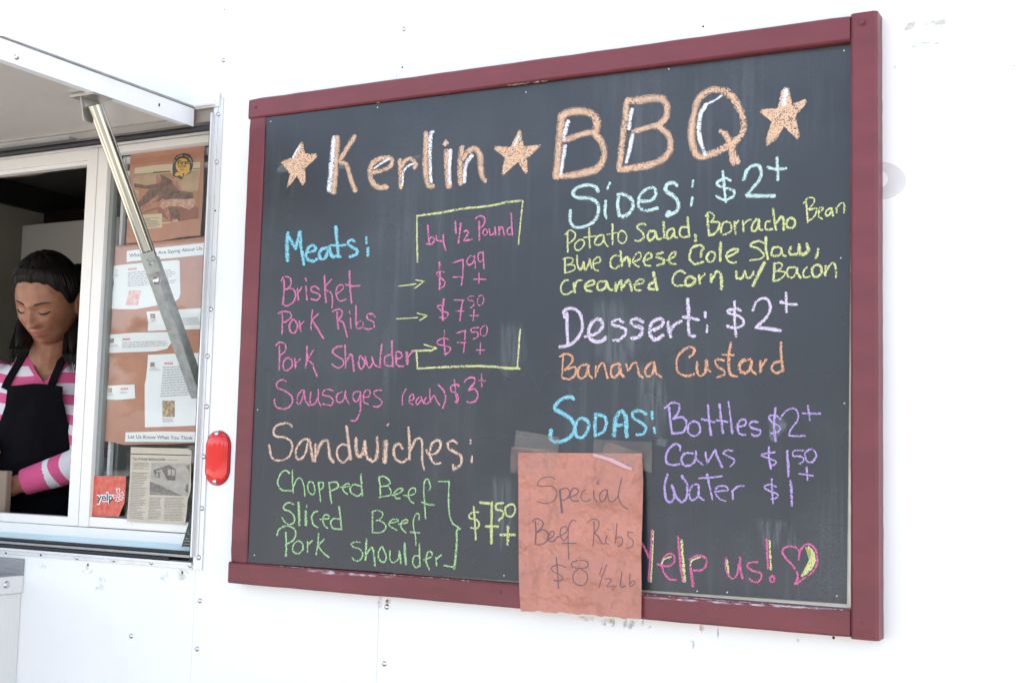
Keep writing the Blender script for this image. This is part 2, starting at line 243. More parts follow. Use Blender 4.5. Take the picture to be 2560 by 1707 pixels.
CHALK = '''@690,200
=chalk_star|salmon star before the first word|SALMON|50
F 250,612 272,625 290,735 335,738 402,735 415,765 380,805 292,885 298,1030 265,1068 210,965 160,1030 105,1090 135,940 45,825 75,800 165,775 232,640
#WHITE 25: 235,665 205,710 172,775
=chalk_letter|large salmon and white name between two stars|SALMON|58
610,575 598,850 575,1125
#WHITE 45: 580,575 555,850 530,1110
50: 785,565 720,670 640,800
55: 650,825 705,850 750,1000 792,1105
52: 975,925 1060,905 1145,860 1160,800 1110,775 1030,790 960,850 940,950 975,1040 1050,1078 1110,1068
#WHITE 25: 985,885 1050,835 1125,795
50: 1240,805 1245,940 1248,1078
46: 1255,865 1295,805 1350,790 1400,845 1385,880
#WHITE 22: 1265,1050 1275,930 1310,870 1370,838
62: 1500,535 1495,800 1505,1000 1535,1065 1565,1060
#WHITE 42: 1570,520 1545,560 1540,800 1550,1020
F 1700,588 1732,635 1690,668 1662,645
65: 1708,715 1715,900 1728,1065
#WHITE 40: 1745,705 1735,880 1740,1035
60: 1865,675 1845,800 1848,1035
58: 1860,800 1920,720 1990,690 2038,750 2048,860 2060,960 2090,1005
#WHITE 42: 1960,755 1900,850 1885,1020
@1200,180
=chalk_star|salmon star between the two title words|SALMON|50
F 390,575 410,580 440,740 610,725 612,740 475,868 478,1000 455,1020 375,905 225,1045 212,1010 245,860 135,770 150,740 300,750
#WHITE 26: 392,640 370,685 345,735
=chalk_letter|"BBQ" in large salmon and white chalk|SALMON|75
72: 815,460 790,750 760,1050
74: 805,450 900,400 1060,400 1155,460 1170,530 1155,590
62: 1160,595 1050,615 940,650 850,690
74: 1150,620 1225,720 1238,850 1180,960 1060,1005 900,1035 770,1048
#WHITE 46: 880,495 850,600 842,670
#WHITE 42: 852,740 830,880 810,1020
72: 1465,320 1440,560 1390,975
74: 1475,290 1600,280 1800,265 1868,340 1860,450 1800,520
64: 1800,530 1660,560 1540,600
74: 1800,560 1890,640 1900,770 1830,870 1720,925 1560,955 1410,975
#WHITE 40: 1520,375 1500,480 1490,570
#WHITE 44: 1525,630 1500,760 1465,900
@1640,180
74: 655,182 540,185 432,265 390,380 355,560 362,710 420,842 545,825 690,760 790,695 868,600 872,470 820,340 755,245 665,185
62: 650,595 710,640 735,720 700,740
70: 690,620 740,700 770,800 820,900
66: 745,770 760,850 775,915
#WHITE 26: 660,235 580,290 500,325
#WHITE 46: 500,330 440,440 430,600 455,730 490,820
=chalk_star|salmon star at the end of the title|SALMON|50
F 1290,145 1335,165 1362,320 1500,268 1518,295 1400,450 1440,650 1420,685 1280,550 1200,690 1105,745 1095,680 1150,500 1035,400 1060,370 1215,360 1245,200
#WHITE 50: 1300,185 1290,250 1278,325
@1200,180
=chalk_word|"Sides:" in pale mint chalk|MINT|40
38: 1180,1195 1150,1145 1060,1132 960,1165 930,1220 980,1258 1080,1262 1160,1300 1188,1380 1150,1480 1060,1540 960,1555 915,1520 900,1460 905,1385
26: 1298,1110 1275,1170
30: 1258,1290 1250,1400 1262,1462
34: 1385,1240 1378,1340 1395,1440
36: 1380,1222 1440,1225 1510,1270 1528,1340 1485,1420 1420,1448
38: 1600,1292 1700,1290 1755,1235 1750,1170 1700,1158 1630,1200 1582,1280 1592,1350 1660,1388 1775,1362
40: 1970,1135 1930,1108 1870,1130 1858,1190 1930,1240 1982,1310 1968,1390 1870,1438
50: 1890,1400 1870,1435
26: 2130,1085 2125,1148
30: 2125,1255 2110,1335
@1640,180
=chalk_price|"$2+" in pale mint chalk|MINT|34
30: 745,1085 700,1065 630,1090 615,1130 700,1160 778,1190 770,1245 680,1278 605,1240
30: 670,992 680,1120 700,1300
36: 875,1080 910,985 970,938 1030,942 1052,1020 1020,1100 950,1180 905,1230
44: 910,1238 1030,1240 1182,1240
36: 1210,860 1215,960 1220,1080
32: 1115,955 1200,975 1300,965
@680,480
=chalk_word|"Meats:" in sky blue chalk|CYAN|38
38: 160,410 150,560 155,685
30: 162,430 235,570
28: 272,410 238,570
38: 278,400 292,560 320,722
30: 350,600 420,590 435,555 400,532 358,570 340,640 370,685 425,688 450,670
30: 550,560 500,570 472,620 490,668 530,660 568,580
32: 572,545 588,620 620,652
36: 638,348 650,500 665,648
24: 590,532 660,536 735,530
28: 600,650 640,640 685,648
30: 825,492 790,478 758,510 790,545 850,580 842,625 778,648
28: 945,452 945,512
30: 960,562 960,638
=chalk_bracket|yellow upper bracket around the per pound prices|YELLOW|24
20: 1455,700 1450,470 1450,242
24: 1450,240 1700,205 1900,170 2200,135 2350,102 2500,88
@1200,180
20: 428,1285 415,1420 398,1570 385,1720
@1000,480
=chalk_word|"by" in pink chalk|PINK|20
20: 278,335 285,430 292,515
18: 265,520 318,520 343,475 320,450 290,475
20: 360,440 370,485 412,490
22: 432,430 435,500 458,580
=chalk_word|"1/2 Pound" in pink chalk|PINK|20
22: 553,295 560,410
20: 608,315 585,512
18: 643,400 668,382 684,410 660,450 640,490
18: 640,490 720,475
20: 793,290 795,480
18: 753,265 800,240 845,260 845,310 813,355
16: 848,370 828,410 850,435 875,410 865,378 848,370
18: 893,370 903,430 948,400 950,350
18: 950,355 958,430
20: 990,350 992,430
18: 995,380 1023,348 1042,430
22: 1112,215 1118,330 1125,430
18: 1110,350 1078,370 1075,415 1100,428 1122,410
=chalk_price|"$7 99+" in pink chalk|PINK|18
16: 440,800 400,795 365,815 410,860 450,900 430,950 385,965
22: 395,705 400,830 395,975
18: 520,710 630,678
18: 630,675 630,800 615,935
15: 533,850 635,850
15: 740,650 700,640 670,690 685,728 720,715 748,670
16: 745,640 755,760
15: 835,605 790,610 780,660 800,700 835,670
18: 830,600 840,768
14: 790,810 790,915
14: 738,872 860,872
=chalk_price|upper "$7 50+" in pink chalk|PINK|18
18: 440,1130 375,1140 420,1190 480,1210 455,1260 400,1255
24: 440,1072 425,1180 430,1280
14: 540,1080 640,1080
15: 630,1080 610,1180 600,1285
13: 555,1190 640,1190
14: 735,1040 685,1050 680,1080 730,1090 740,1130 705,1158
14: 800,1035 775,1080 780,1125 815,1130 838,1080 825,1040 800,1035
16: 740,1178 732,1288
14: 700,1235 785,1235
@680,480
=chalk_word|"Brisket" in pink chalk|PINK|20
20: 120,880 120,1000 110,1130
18: 92,890 120,848 180,860 190,920 160,965 130,970
18: 130,972 205,970 238,1030 210,1100 150,1138 112,1125
20: 255,968 265,1082
16: 262,1010 298,952
16: 335,862 345,890
20: 340,942 350,1078
18: 470,975 430,942 390,960 400,995 450,1010 480,1040 450,1080 390,1070
22: 525,838 530,970 540,1102
16: 595,875 545,930 525,970
20: 540,980 590,1010 605,1080 600,1158
18: 640,1020 700,980 715,940 680,928 645,970 645,1040 680,1090 740,1072
22: 775,792 780,930 795,1108
22: 738,926 800,940 878,936
=chalk_arrow|yellow arrow on the "Brisket" row|YELLOW|14
1265,942 1350,932 1440,918
1437,880 1520,892
1518,892 1425,966
=chalk_word|"Pork Ribs" in pink chalk|PINK|18
16: 100,1200 105,1300 100,1422
16: 62,1215 110,1192 185,1210 185,1260 140,1295 110,1300
17: 210,1272 175,1330 185,1395 225,1408 255,1350 235,1288 210,1275
20: 275,1292 285,1392
15: 285,1330 320,1292
18: 405,1182 395,1280 390,1385
16: 465,1215 400,1282
20: 402,1285 440,1340 480,1410 513,1462
20: 650,1200 655,1290 665,1368
18: 605,1195 660,1172 700,1190 695,1240 665,1275
20: 670,1280 715,1310 740,1400 753,1448
14: 775,1192 780,1220
17: 785,1262 790,1362
20: 840,1137 840,1250 840,1330
16: 840,1340 870,1292 910,1300 905,1350 860,1365 840,1332
20: 1030,1248 1000,1218 950,1230 960,1270 1015,1300 1020,1350 980,1370 928,1365
=chalk_arrow|yellow arrow on the "Pork Ribs" row|YELLOW|14
1245,1268 1350,1263 1455,1255
1452,1212 1550,1236
1550,1237 1475,1284
@680,760
=chalk_price|lower "$7 50+" in pink chalk|PINK|15
14: 1765,355 1720,340 1660,365 1655,400 1730,415 1785,440 1760,490 1715,500
15: 1725,264 1722,400 1735,512
14: 1845,290 1935,264
15: 1935,264 1925,380 1918,485
14: 1855,385 1940,385
14: 2065,235 2000,245 1995,280 2050,280 2060,325 2015,350
14: 2115,220 2085,260 2090,310 2130,315 2155,260 2140,215 2115,220
14: 2085,387 2080,500
13: 2042,460 2125,460
=chalk_arrow|yellow arrow on the "Pork Shoulder" row|YELLOW|18
22: 1402,468 1500,465 1600,460
17: 1522,406 1645,438
20: 1645,438 1580,470
=chalk_word|"Pork Shoulder" in pink chalk in the meats list|PINK|20
20: 75,418 75,540 72,658
18: 40,412 75,382 130,400 135,460 95,505 75,515
18: 150,537 112,590 120,650 160,660 200,620 195,560 152,537
24: 230,548 235,638
16: 240,590 285,548
20: 350,422 350,540 335,638
16: 415,462 352,560
20: 352,562 400,590 425,660 450,718
20: 700,420 640,432 605,480 650,520 710,560 710,610 660,638 600,602
20: 730,412 735,520 735,638
26: 740,580 790,500 810,580 820,668
20: 880,522 865,590 890,650 930,590 900,532 882,524
20: 932,522 950,600 975,638 1008,585 1000,532
18: 1000,532 1030,610 1090,630
22: 1100,402 1085,520 1080,628
26: 1200,370 1200,480 1210,622
20: 1190,502 1132,530 1130,600 1180,620 1210,600
20: 1240,550 1298,530 1290,490 1247,480 1242,580 1270,622 1313,618
30: 1345,482 1355,598
18: 1360,530 1400,480 1440,472
=chalk_bracket|yellow lower bracket around the per pound prices|YELLOW|22
20: 1448,482 1450,560 1456,640
24: 1455,645 1700,632 2000,620 2200,625 2350,640 2480,645
@1000,480
20: 1205,1370 1192,1468 1188,1560 1178,1680 1172,1760
@680,760
=chalk_word|"Sausages" in pink chalk|PINK|17
140,770 90,757 47,790 55,835 120,865 190,910 205,970 170,1030 110,1048 50,1030 26,990 25,952
300,860 260,910 250,980 275,1000 305,940 320,860
320,857 335,960 373,1015
390,880 380,960 400,1010 440,980 465,910
18: 465,852 465,960 490,1018
610,865 560,852 515,870 510,910 570,920 610,960 590,1010 510,1000
700,880 655,900 645,960 680,985 720,950 735,870
735,872 740,940 773,995
860,872 815,890 815,950 850,975 880,920 880,872
20: 885,880 885,980 880,1080 840,1160 792,1165
910,930 970,920 980,870 940,857 915,910 920,980 960,1000
18: 1095,860 1040,866 1017,890 1050,930 1095,960 1095,1000 1060,1025 1017,1025
=chalk_word|"(each)" in pink chalk|PINK|15
1340,847 1305,920 1305,1013
1372,965 1415,950 1410,902 1380,920 1370,980 1410,1005
1470,930 1440,970 1455,1005 1490,960
1490,925 1515,993
1545,932 1520,970 1545,1000 1568,980
1580,847 1580,930 1585,980
1585,960 1620,912 1645,960 1678,1010
19: 1665,807 1720,870 1735,950 1710,1038
=chalk_price|"$3+" in pink chalk|PINK|17
18: 1870,820 1850,802 1795,820 1790,870 1845,890 1865,940 1850,980 1830,975
16: 1822,757 1835,870 1850,988
18: 1925,780 1960,742 2020,737 2020,790 1970,850
18: 1967,860 2030,850 2060,910 2030,970 1980,985 1952,975
15: 2095,702 2098,828
14: 2067,765 2138,768
@660,1040
=chalk_word|"Sandwiches:" in salmon chalk|PEACH|28
26: 280,105 240,72 170,77 110,112 97,170 130,205 200,212 265,250 283,320 250,400 190,438 110,438 70,400 60,340 50,287
28: 440,230 380,242 322,330 322,410 360,430 410,380 440,252
32: 452,235 470,320 490,448
30: 515,282 510,450
36: 520,400 570,270 630,245 650,330 660,410 693,458
34: 825,102 840,220 865,428
28: 830,290 780,282 732,330 742,420 795,463 850,410
36: 920,222 920,330 950,400 990,370 1008,255
36: 1010,255 1020,380 1060,438 1110,438 1135,350 1130,215
22: 1245,77 1235,93
56: 1218,255 1207,455
28: 1385,325 1360,282 1312,292 1297,370 1330,438 1390,458 1430,430
28: 1445,112 1455,260 1455,430
32: 1465,340 1520,232 1575,235 1582,350 1582,440 1600,528
26: 1622,340 1650,380 1720,368 1768,290 1748,242 1692,262 1657,340 1672,430 1720,478 1763,465
30: 1930,272 1890,242 1842,270 1842,320 1910,358 1968,400 1973,470 1940,508 1892,520
34: 1890,492 1897,538
24: 2065,240 2065,273
24: 2078,402 2078,458
=chalk_word|"Chopped Beef" in green chalk|GREEN|17
255,570 220,542 170,570 137,650 152,710 190,740 268,745
285,542 285,650 292,768
295,700 330,630 370,622 400,700 410,798
460,652 437,690 450,760 490,783 508,740 495,672 462,652
545,655 555,750 565,853
540,665 590,662 590,710 555,740
650,662 660,760 675,868
650,665 720,657 743,700 700,735 665,745
765,710 850,700 845,672 800,690 790,740 835,780
20: 968,580 975,680 985,793
970,700 900,682 862,720 880,770 938,798 975,770
18: 1150,602 1160,700 1165,808
1150,610 1200,602 1258,650 1240,690 1165,705
1240,700 1268,740 1260,788 1152,810
1280,790 1350,770 1390,730 1350,722 1302,770 1320,818 1360,820
1400,790 1440,795 1510,770 1510,722 1470,722 1442,780 1460,840 1498,868
1650,745 1663,700 1640,632 1607,650 1597,740 1605,860 1615,1023
18: 1577,860 1640,880 1698,885
=chalk_word|"Sliced Beef" in green chalk|GREEN|17
295,880 250,862 202,890 202,930 270,960 303,1010 298,1060 250,1083 200,1050 180,1012
24: 345,862 350,980 355,1088
14: 425,887 430,910
28: 418,947 420,1088
535,950 500,962 477,1010 492,1080 538,1110
560,1030 650,1020 640,987 602,990 592,1060 620,1108 640,1120
18: 750,902 765,1010 775,1133
765,1030 700,1022 667,1060 690,1118 760,1130
18: 1085,952 1085,1060 1085,1163
1085,952 1140,942 1188,970 1170,1020 1122,1045
1150,1037 1213,1080 1213,1130 1160,1163 1092,1160
1250,1070 1340,1050 1330,1027 1272,1040 1252,1090 1328,1138
1345,1080 1430,1060 1430,1032 1382,1050 1372,1110 1418,1163
1550,1035 1550,982 1525,972 1497,1030 1495,1110 1515,1200 1520,1288
20: 1462,1157 1553,1165
=chalk_word|"Pork Shoulder" in green chalk in the sandwich list|GREEN|17
20: 218,1162 222,1280 220,1398
132,1190 150,1132 220,1097 298,1120 318,1180 290,1240 232,1275
340,1247 292,1290 292,1350 340,1373 388,1330 383,1272 342,1247
435,1252 435,1358
435,1290 483,1242
19: 545,1172 540,1270 522,1383
603,1227 542,1290
20: 542,1297 590,1360 648,1408
960,1260 910,1257 872,1280 900,1310 960,1330 988,1380 960,1438 912,1443 882,1415
19: 1025,1227 1020,1330 1015,1438
19: 1020,1380 1080,1312 1103,1400 1110,1493
18: 1180,1302 1147,1360 1152,1430 1200,1458 1223,1400 1200,1342 1182,1302
18: 1260,1342 1260,1430 1290,1463 1340,1430 1353,1352
20: 1355,1347 1370,1468
28: 1405,1272 1410,1380 1420,1478
19: 1555,1272 1555,1380 1560,1498
1555,1392 1502,1400 1487,1460 1520,1513 1555,1490
1600,1435 1678,1400 1673,1357 1637,1360 1622,1450 1655,1533
1720,1412 1725,1493
1720,1430 1773,1387
=chalk_bracket|green brace joining the sandwich prices|GREEN|18
15: 1744,652 1855,652
18: 1852,654 1846,800 1852,960 1880,1060 1930,1100 1963,1120
22: 1960,1122 1930,1140 1925,1300 1905,1525
18: 1903,1508 1860,1500 1802,1490
@900,1160
=chalk_price|"$7 50+" in yellow chalk beside the brace|YELLOW|24
20: 1185,480 1140,477 1092,505 1102,540 1165,555 1193,595 1170,640 1107,635
24: 1138,424 1150,600 1158,752
28: 1202,382 1320,396
30: 1318,380 1315,560 1315,788
28: 1257,620 1378,622
22: 1435,387 1367,397 1362,450 1420,465 1433,510 1387,563
26: 1500,402 1452,440 1467,510 1520,518 1553,460 1538,407 1502,402
32: 1480,622 1475,798
30: 1407,705 1548,705
@1400,500
=chalk_word|"Potato Salad," in yellow chalk|YELLOW|21
24: 75,322 76,420 78,518
17: 52,345 100,302 148,330 148,380 100,425 82,430
19: 190,402 147,450 157,495 200,498 243,440 230,402 192,400
22: 290,284 295,390 298,476
17: 240,376 360,360
20: 430,352 372,370 347,430 380,453 428,420 435,352
20: 437,370 450,430 478,465
22: 525,244 525,350 525,442
17: 472,346 580,326
18: 620,307 587,330 582,400 615,433 658,410 663,350 622,307
21: 860,250 830,237 782,250 772,280 820,320 840,370 800,408 752,405
24: 950,310 892,317 877,370 900,408 943,370 958,322
22: 960,320 975,390 1018,385
26: 1035,222 1040,300 1045,378
24: 1130,282 1077,310 1072,380 1110,378 1138,330
22: 1140,292 1150,370 1173,375
24: 1275,175 1285,280 1295,363
24: 1280,272 1212,277 1197,340 1230,373 1288,365
30: 1352,348 1360,380 1352,410
=chalk_word|"Borracho" in yellow chalk|YELLOW|24
26: 1475,152 1480,260 1495,358
20: 1457,160 1490,122 1538,150 1528,200 1490,220
24: 1502,217 1588,227 1588,280 1540,338 1492,353
24: 1660,217 1622,250 1612,330 1650,343 1708,310 1708,240 1662,217
26: 1745,217 1755,338
20: 1757,250 1783,207
24: 1830,212 1835,313
20: 1840,240 1880,202 1908,197
26: 1965,192 1927,240 1917,300 1950,313 1980,260 1988,195
26: 1990,202 1995,290 2023,300
24: 2100,212 2062,222 2052,280 2080,298 2123,290
26: 2130,90 2140,180 2160,298
28: 2165,230 2210,172 2235,192 2235,298
26: 2300,182 2267,220 2272,270 2318,280 2348,250 2345,197 2302,182
@1640,460
=chalk_word|"Bean" in yellow chalk|YELLOW|18
20: 1500,177 1510,280 1520,388
17: 1472,195 1520,142 1578,142 1578,190 1530,248 1520,253
20: 1537,260 1603,242 1598,300 1560,348 1522,368
20: 1620,290 1660,262 1673,237 1642,237 1622,280 1630,328 1663,350
20: 1745,242 1702,270 1702,318 1740,300 1758,242
20: 1757,247 1770,318
18: 1800,232 1805,288
20: 1805,288 1812,240 1850,192 1883,202 1880,288
@1400,500
=chalk_word|"Blue" in yellow chalk|YELLOW|20
20: 50,592 50,728
17: 32,590 80,577 128,590 118,630 72,648
17: 77,650 138,650 148,690 100,718 57,728
21: 170,557 175,650 205,698 232,640 235,620
26: 237,622 250,698 288,640 298,592
26: 300,605 318,678
20: 330,640 398,620 403,582 370,572 332,620 342,690 383,708
=chalk_word|"cheese" in yellow chalk|YELLOW|21
20: 585,560 540,557 502,610 512,670 550,683 593,660
23: 605,510 610,590 620,663
28: 625,620 665,572 690,592 695,663
21: 725,620 798,590 808,532 770,532 732,590 742,640 788,668
22: 830,610 908,580 908,532 870,542 842,590 852,650 903,660
24: 1030,525 972,542 967,575 1028,590 1038,630 972,653
22: 1070,600 1138,570 1158,522 1120,532 1092,580 1102,630 1158,640
=chalk_word|"Cole" in yellow chalk|YELLOW|24
27: 1407,570 1420,500 1438,482 1400,452 1332,472 1297,540 1302,600 1340,638 1400,630 1433,620
24: 1500,522 1467,570 1482,613 1530,608 1553,560 1538,527 1502,522
30: 1605,424 1600,608
26: 1672,570 1758,530 1778,492 1720,497 1667,540 1672,600 1720,628 1758,620
=chalk_word|"Slaw," in yellow chalk|YELLOW|26
24: 2038,430 1990,412 1922,430 1907,460 1990,490 2038,550 2000,588 1902,603
36: 2060,374 2060,480 2078,588
28: 2188,472 2132,480 2117,550 2160,558 2208,540 2208,482
28: 2210,482 2230,553 2258,558
@1640,460
32: 1347,632 1332,690 1370,708 1418,690 1428,605
34: 1432,612 1442,698 1490,698 1523,660 1510,600
30: 1620,652 1615,700 1597,740
@1400,500
=chalk_word|"creamed" in yellow chalk|YELLOW|25
22: 80,802 42,810 7,870 22,930 70,943 128,910
28: 135,832 150,922
20: 152,870 170,812 218,802
24: 250,870 338,840 338,807 302,810 252,850 262,900 318,913
27: 460,812 392,820 372,880 400,903 448,880 468,822
26: 470,822 490,888 523,898
28: 555,832 560,908
30: 572,880 610,802 620,898
32: 627,870 680,802 700,840 718,903
26: 740,850 828,830 833,797 782,802 747,850 762,900 808,903
30: 935,724 950,800 970,898
30: 933,822 892,850 892,888 938,893
=chalk_word|"Corn" in yellow chalk|YELLOW|28
27: 1250,730 1200,707 1142,750 1127,820 1162,858 1238,853
34: 1310,767 1257,790 1262,850 1320,848 1353,800 1312,767
25: 1390,752 1400,838
20: 1402,790 1448,737
30: 1510,747 1510,818
34: 1517,800 1560,722 1600,724 1615,800 1615,890
=chalk_word|"w/" in yellow chalk|YELLOW|26
25: 1762,712 1770,780 1820,778 1848,712
25: 1850,717 1870,778 1918,760 1938,712
34: 2043,624 1990,730 1930,856
@1640,460
=chalk_word|"Bacon" in yellow chalk|YELLOW|24
24: 1182,792 1180,880 1175,968
20: 1175,800 1230,787 1263,810 1240,850 1197,880
20: 1202,870 1288,880 1278,920 1230,958 1177,973
24: 1390,832 1322,842 1312,910 1350,938 1398,900 1408,842
24: 1410,842 1420,900 1448,938
22: 1510,832 1482,860 1472,920 1510,933 1538,925
26: 1600,812 1562,850 1572,920 1620,923 1658,880 1638,817 1602,812
28: 1695,822 1690,912
28: 1697,880 1740,812 1780,792 1800,850 1800,932
@1380,720
=chalk_word|"Dessert:" in lavender chalk|LAVENDER|36
34: 150,252 150,400 160,568
36: 125,290 122,230 190,202 268,240 303,350 288,450 220,538 150,578 78,588
36: 332,485 430,460 498,400 498,332 450,312 392,360 367,440 387,510 450,538 518,520 533,490
38: 708,340 660,312 602,340 612,370 690,390 738,420 718,480 670,518 617,520
38: 908,340 850,307 792,330 812,370 880,390 908,420 888,470 840,498 797,500
38: 985,430 1060,400 1108,360 1098,312 1050,312 992,360 977,450 1012,508 1060,508 1108,470
36: 1160,342 1170,420 1188,488
34: 1187,430 1220,372 1293,332
36: 1355,110 1365,250 1365,400 1380,468 1428,483
32: 1312,290 1400,300 1468,320
28: 1532,242 1535,292
28: 1552,374 1548,440
=chalk_price|"$2+" in lavender chalk|LAVENDER|34
32: 1888,225 1840,207 1772,220 1762,250 1840,270 1908,310 1908,370 1830,398 1752,380
34: 1825,134 1825,300 1840,482
32: 2008,225 2040,142 2110,102 2168,130 2183,210 2140,298 2052,380
40: 2042,395 2150,405 2285,425
@1640,460
30: 1300,1090 1305,1278
38: 1247,1180 1330,1200 1405,1205
@1380,720
=chalk_word|"Banana" in orange chalk|ORANGE|26
20: 110,680 105,800 100,888
22: 77,685 130,657 198,680 198,740 122,823
24: 122,820 228,790 233,860 180,908 107,900
27: 350,762 282,782 257,860 290,903 338,870 363,772
27: 365,772 370,860 403,903
24: 440,782 435,888
26: 442,850 490,752 520,762 540,840 558,903
27: 670,752 602,782 592,870 620,893 668,850 678,762
27: 680,762 690,850 718,888
26: 742,760 762,830
27: 767,820 820,742 850,760 870,860 908,893
28: 1010,742 952,782 932,850 960,883 1008,850 1018,742
30: 1020,742 1040,850 1093,885
=chalk_word|"Custard" in orange chalk|ORANGE|28
30: 1375,690 1418,650 1418,602 1360,597 1292,640 1247,720 1252,820 1300,868 1370,878 1418,860
30: 1450,742 1450,820 1470,873 1520,858 1540,800 1545,722
28: 1550,722 1555,800 1588,838
28: 1718,722 1660,712 1632,740 1662,790 1718,820 1718,868 1652,888
30: 1790,548 1770,660 1770,800 1790,868 1848,883
24: 1707,665 1818,670
32: 1980,712 1902,730 1872,800 1912,848 1970,818 1998,732
32: 2000,732 1990,810 2038,858
32: 2085,732 2085,838
24: 2097,780 2143,712
34: 2290,548 2290,650 2310,828
32: 2288,732 2222,750 2197,810 2250,848 2308,820
=chalk_word|"Sodas:" in sky blue chalk|CYAN|38
40: 215,1108 190,1087 112,1102 42,1160 28,1210 100,1248 190,1310 228,1390 190,1478 110,1528 20,1533 -14,1498 -8,1418
36: 300,1302 252,1330 232,1420 252,1488 310,1488 358,1420 363,1342 302,1302
36: 440,1262 430,1380 435,1478
36: 432,1262 520,1282 543,1350 518,1430 442,1473
40: 700,1227 642,1290 620,1476
40: 702,1227 740,1300 745,1486
28: 642,1377 738,1362
36: 940,1260 880,1227 812,1242 817,1300 900,1350 938,1400 908,1458 847,1463
28: 1000,1237 1003,1308
30: 1020,1397 1030,1446
@1640,960
=chalk_word|"Bottles" in purple chalk|PURPLE|24
27: 130,232 145,380 160,498
23: 87,240 160,187 228,202 223,280 172,348
24: 172,345 268,332 308,400 268,478 162,493
24: 385,372 332,400 322,480 380,518 438,480 433,402 387,372
26: 520,212 530,350 550,508
22: 457,350 588,380
28: 635,203 650,340 670,486
26: 607,360 713,375
26: 725,178 745,330 765,488
24: 802,430 888,410 893,362 850,357 817,410 832,490 893,508
24: 1018,380 970,372 932,400 962,440 1038,460 1038,500 990,518 957,500
=chalk_price|"$2+" in purple chalk on the bottles row|PURPLE|22
22: 1248,350 1190,312 1132,322 1152,370 1238,430 1218,478 1147,493
30: 1195,238 1180,400 1195,568
22: 1258,318 1310,262 1378,242 1423,300 1408,370 1350,450 1327,508
24: 1327,513 1400,520 1488,515
22: 1520,218 1540,358
22: 1467,290 1643,295
=chalk_word|"Cans" in purple chalk|PURPLE|23
23: 240,662 240,622 190,597 122,660 97,730 112,790 170,808 233,800
24: 370,692 292,692 252,750 282,808 350,808 398,740 398,672
24: 400,672 405,750 468,803
24: 495,682 510,788
22: 517,785 588,662
28: 590,657 620,740 663,828
22: 768,665 700,662 672,690 720,720 778,750 778,790 742,818
=chalk_price|"$1 50+" in purple chalk|PURPLE|22
20: 1188,680 1100,692 1052,710 1120,740 1198,770 1178,808 1132,808
28: 1130,632 1130,740 1150,842
30: 1312,668 1320,800 1325,918
20: 1473,662 1377,667 1377,720 1440,720 1478,760 1432,798
24: 1540,652 1492,690 1512,770 1560,778 1603,720 1578,662 1542,652
24: 1505,828 1515,956
20: 1432,895 1568,915
=chalk_word|"Water" in purple chalk|PURPLE|25
26: 115,902 87,1010 102,1150 150,1178 183,1120 160,1012
26: 162,1012 200,1120 260,1178 308,1120 308,1000 257,917
24: 418,1002 352,1030 332,1110 360,1158 418,1120 423,1012
24: 427,1022 430,1120 478,1158
26: 510,902 540,1040 565,1148
22: 432,940 550,932 663,920
20: 602,1070 718,1060 698,1022 622,1022 592,1080 640,1148 698,1168
22: 765,1062 770,1148
22: 772,1060 820,1022 878,1017
=chalk_price|"$1" in purple chalk on the water row|PURPLE|20
18: 1203,1025 1130,1002 1082,1030 1140,1070 1218,1100 1198,1140 1152,1148
24: 1158,950 1160,1060 1170,1188
30: 1345,964 1355,1080 1360,1211
@1560,1260
=chalk_word|hot pink and yellow word right of the paper note|HOTPINK|26
26: 150,340 175,390 215,455 250,528
28: 280,258 270,450 247,768
#YELLOW 20: 292,272 285,500 270,773
24: 337,600 440,618 498,580 498,512 450,492 392,540 382,620 410,698 460,748 518,755
#YELLOW 18: 376,598 400,550 470,525
28: 540,328 560,550 590,768
#YELLOW 28: 577,362 590,550 610,772
32: 668,640 676,700 690,816
26: 657,552 740,512 818,542 818,620 770,658 692,658
#YELLOW 20: 660,618 682,560 768,526
=chalk_word|"us!" in hot pink and yellow chalk|HOTPINK|26
24: 1020,537 1025,660 1080,743 1130,700 1148,602
32: 1160,533 1160,640 1185,736
#YELLOW 26: 1032,562 1045,680
24: 1335,577 1262,582 1232,620 1282,660 1368,690 1368,750 1310,778 1252,745
26: 1425,352 1440,638
#YELLOW 28: 1455,368 1470,648
22: 1480,717 1457,745 1475,778 1503,765 1498,720 1482,715
=chalk_heart|hot pink heart shaded yellow on its right side|HOTPINK|22
24: 1750,553 1750,472 1700,422 1620,427 1582,470 1620,540 1700,630 1740,720 1712,798
22: 1752,480 1800,412 1860,402 1918,460 1933,560 1898,660 1800,738 1722,798
#YELLOW F 1810,430 1850,415 1905,470 1922,560 1885,650 1785,735 1765,720 1830,610 1875,510 1860,440
'''
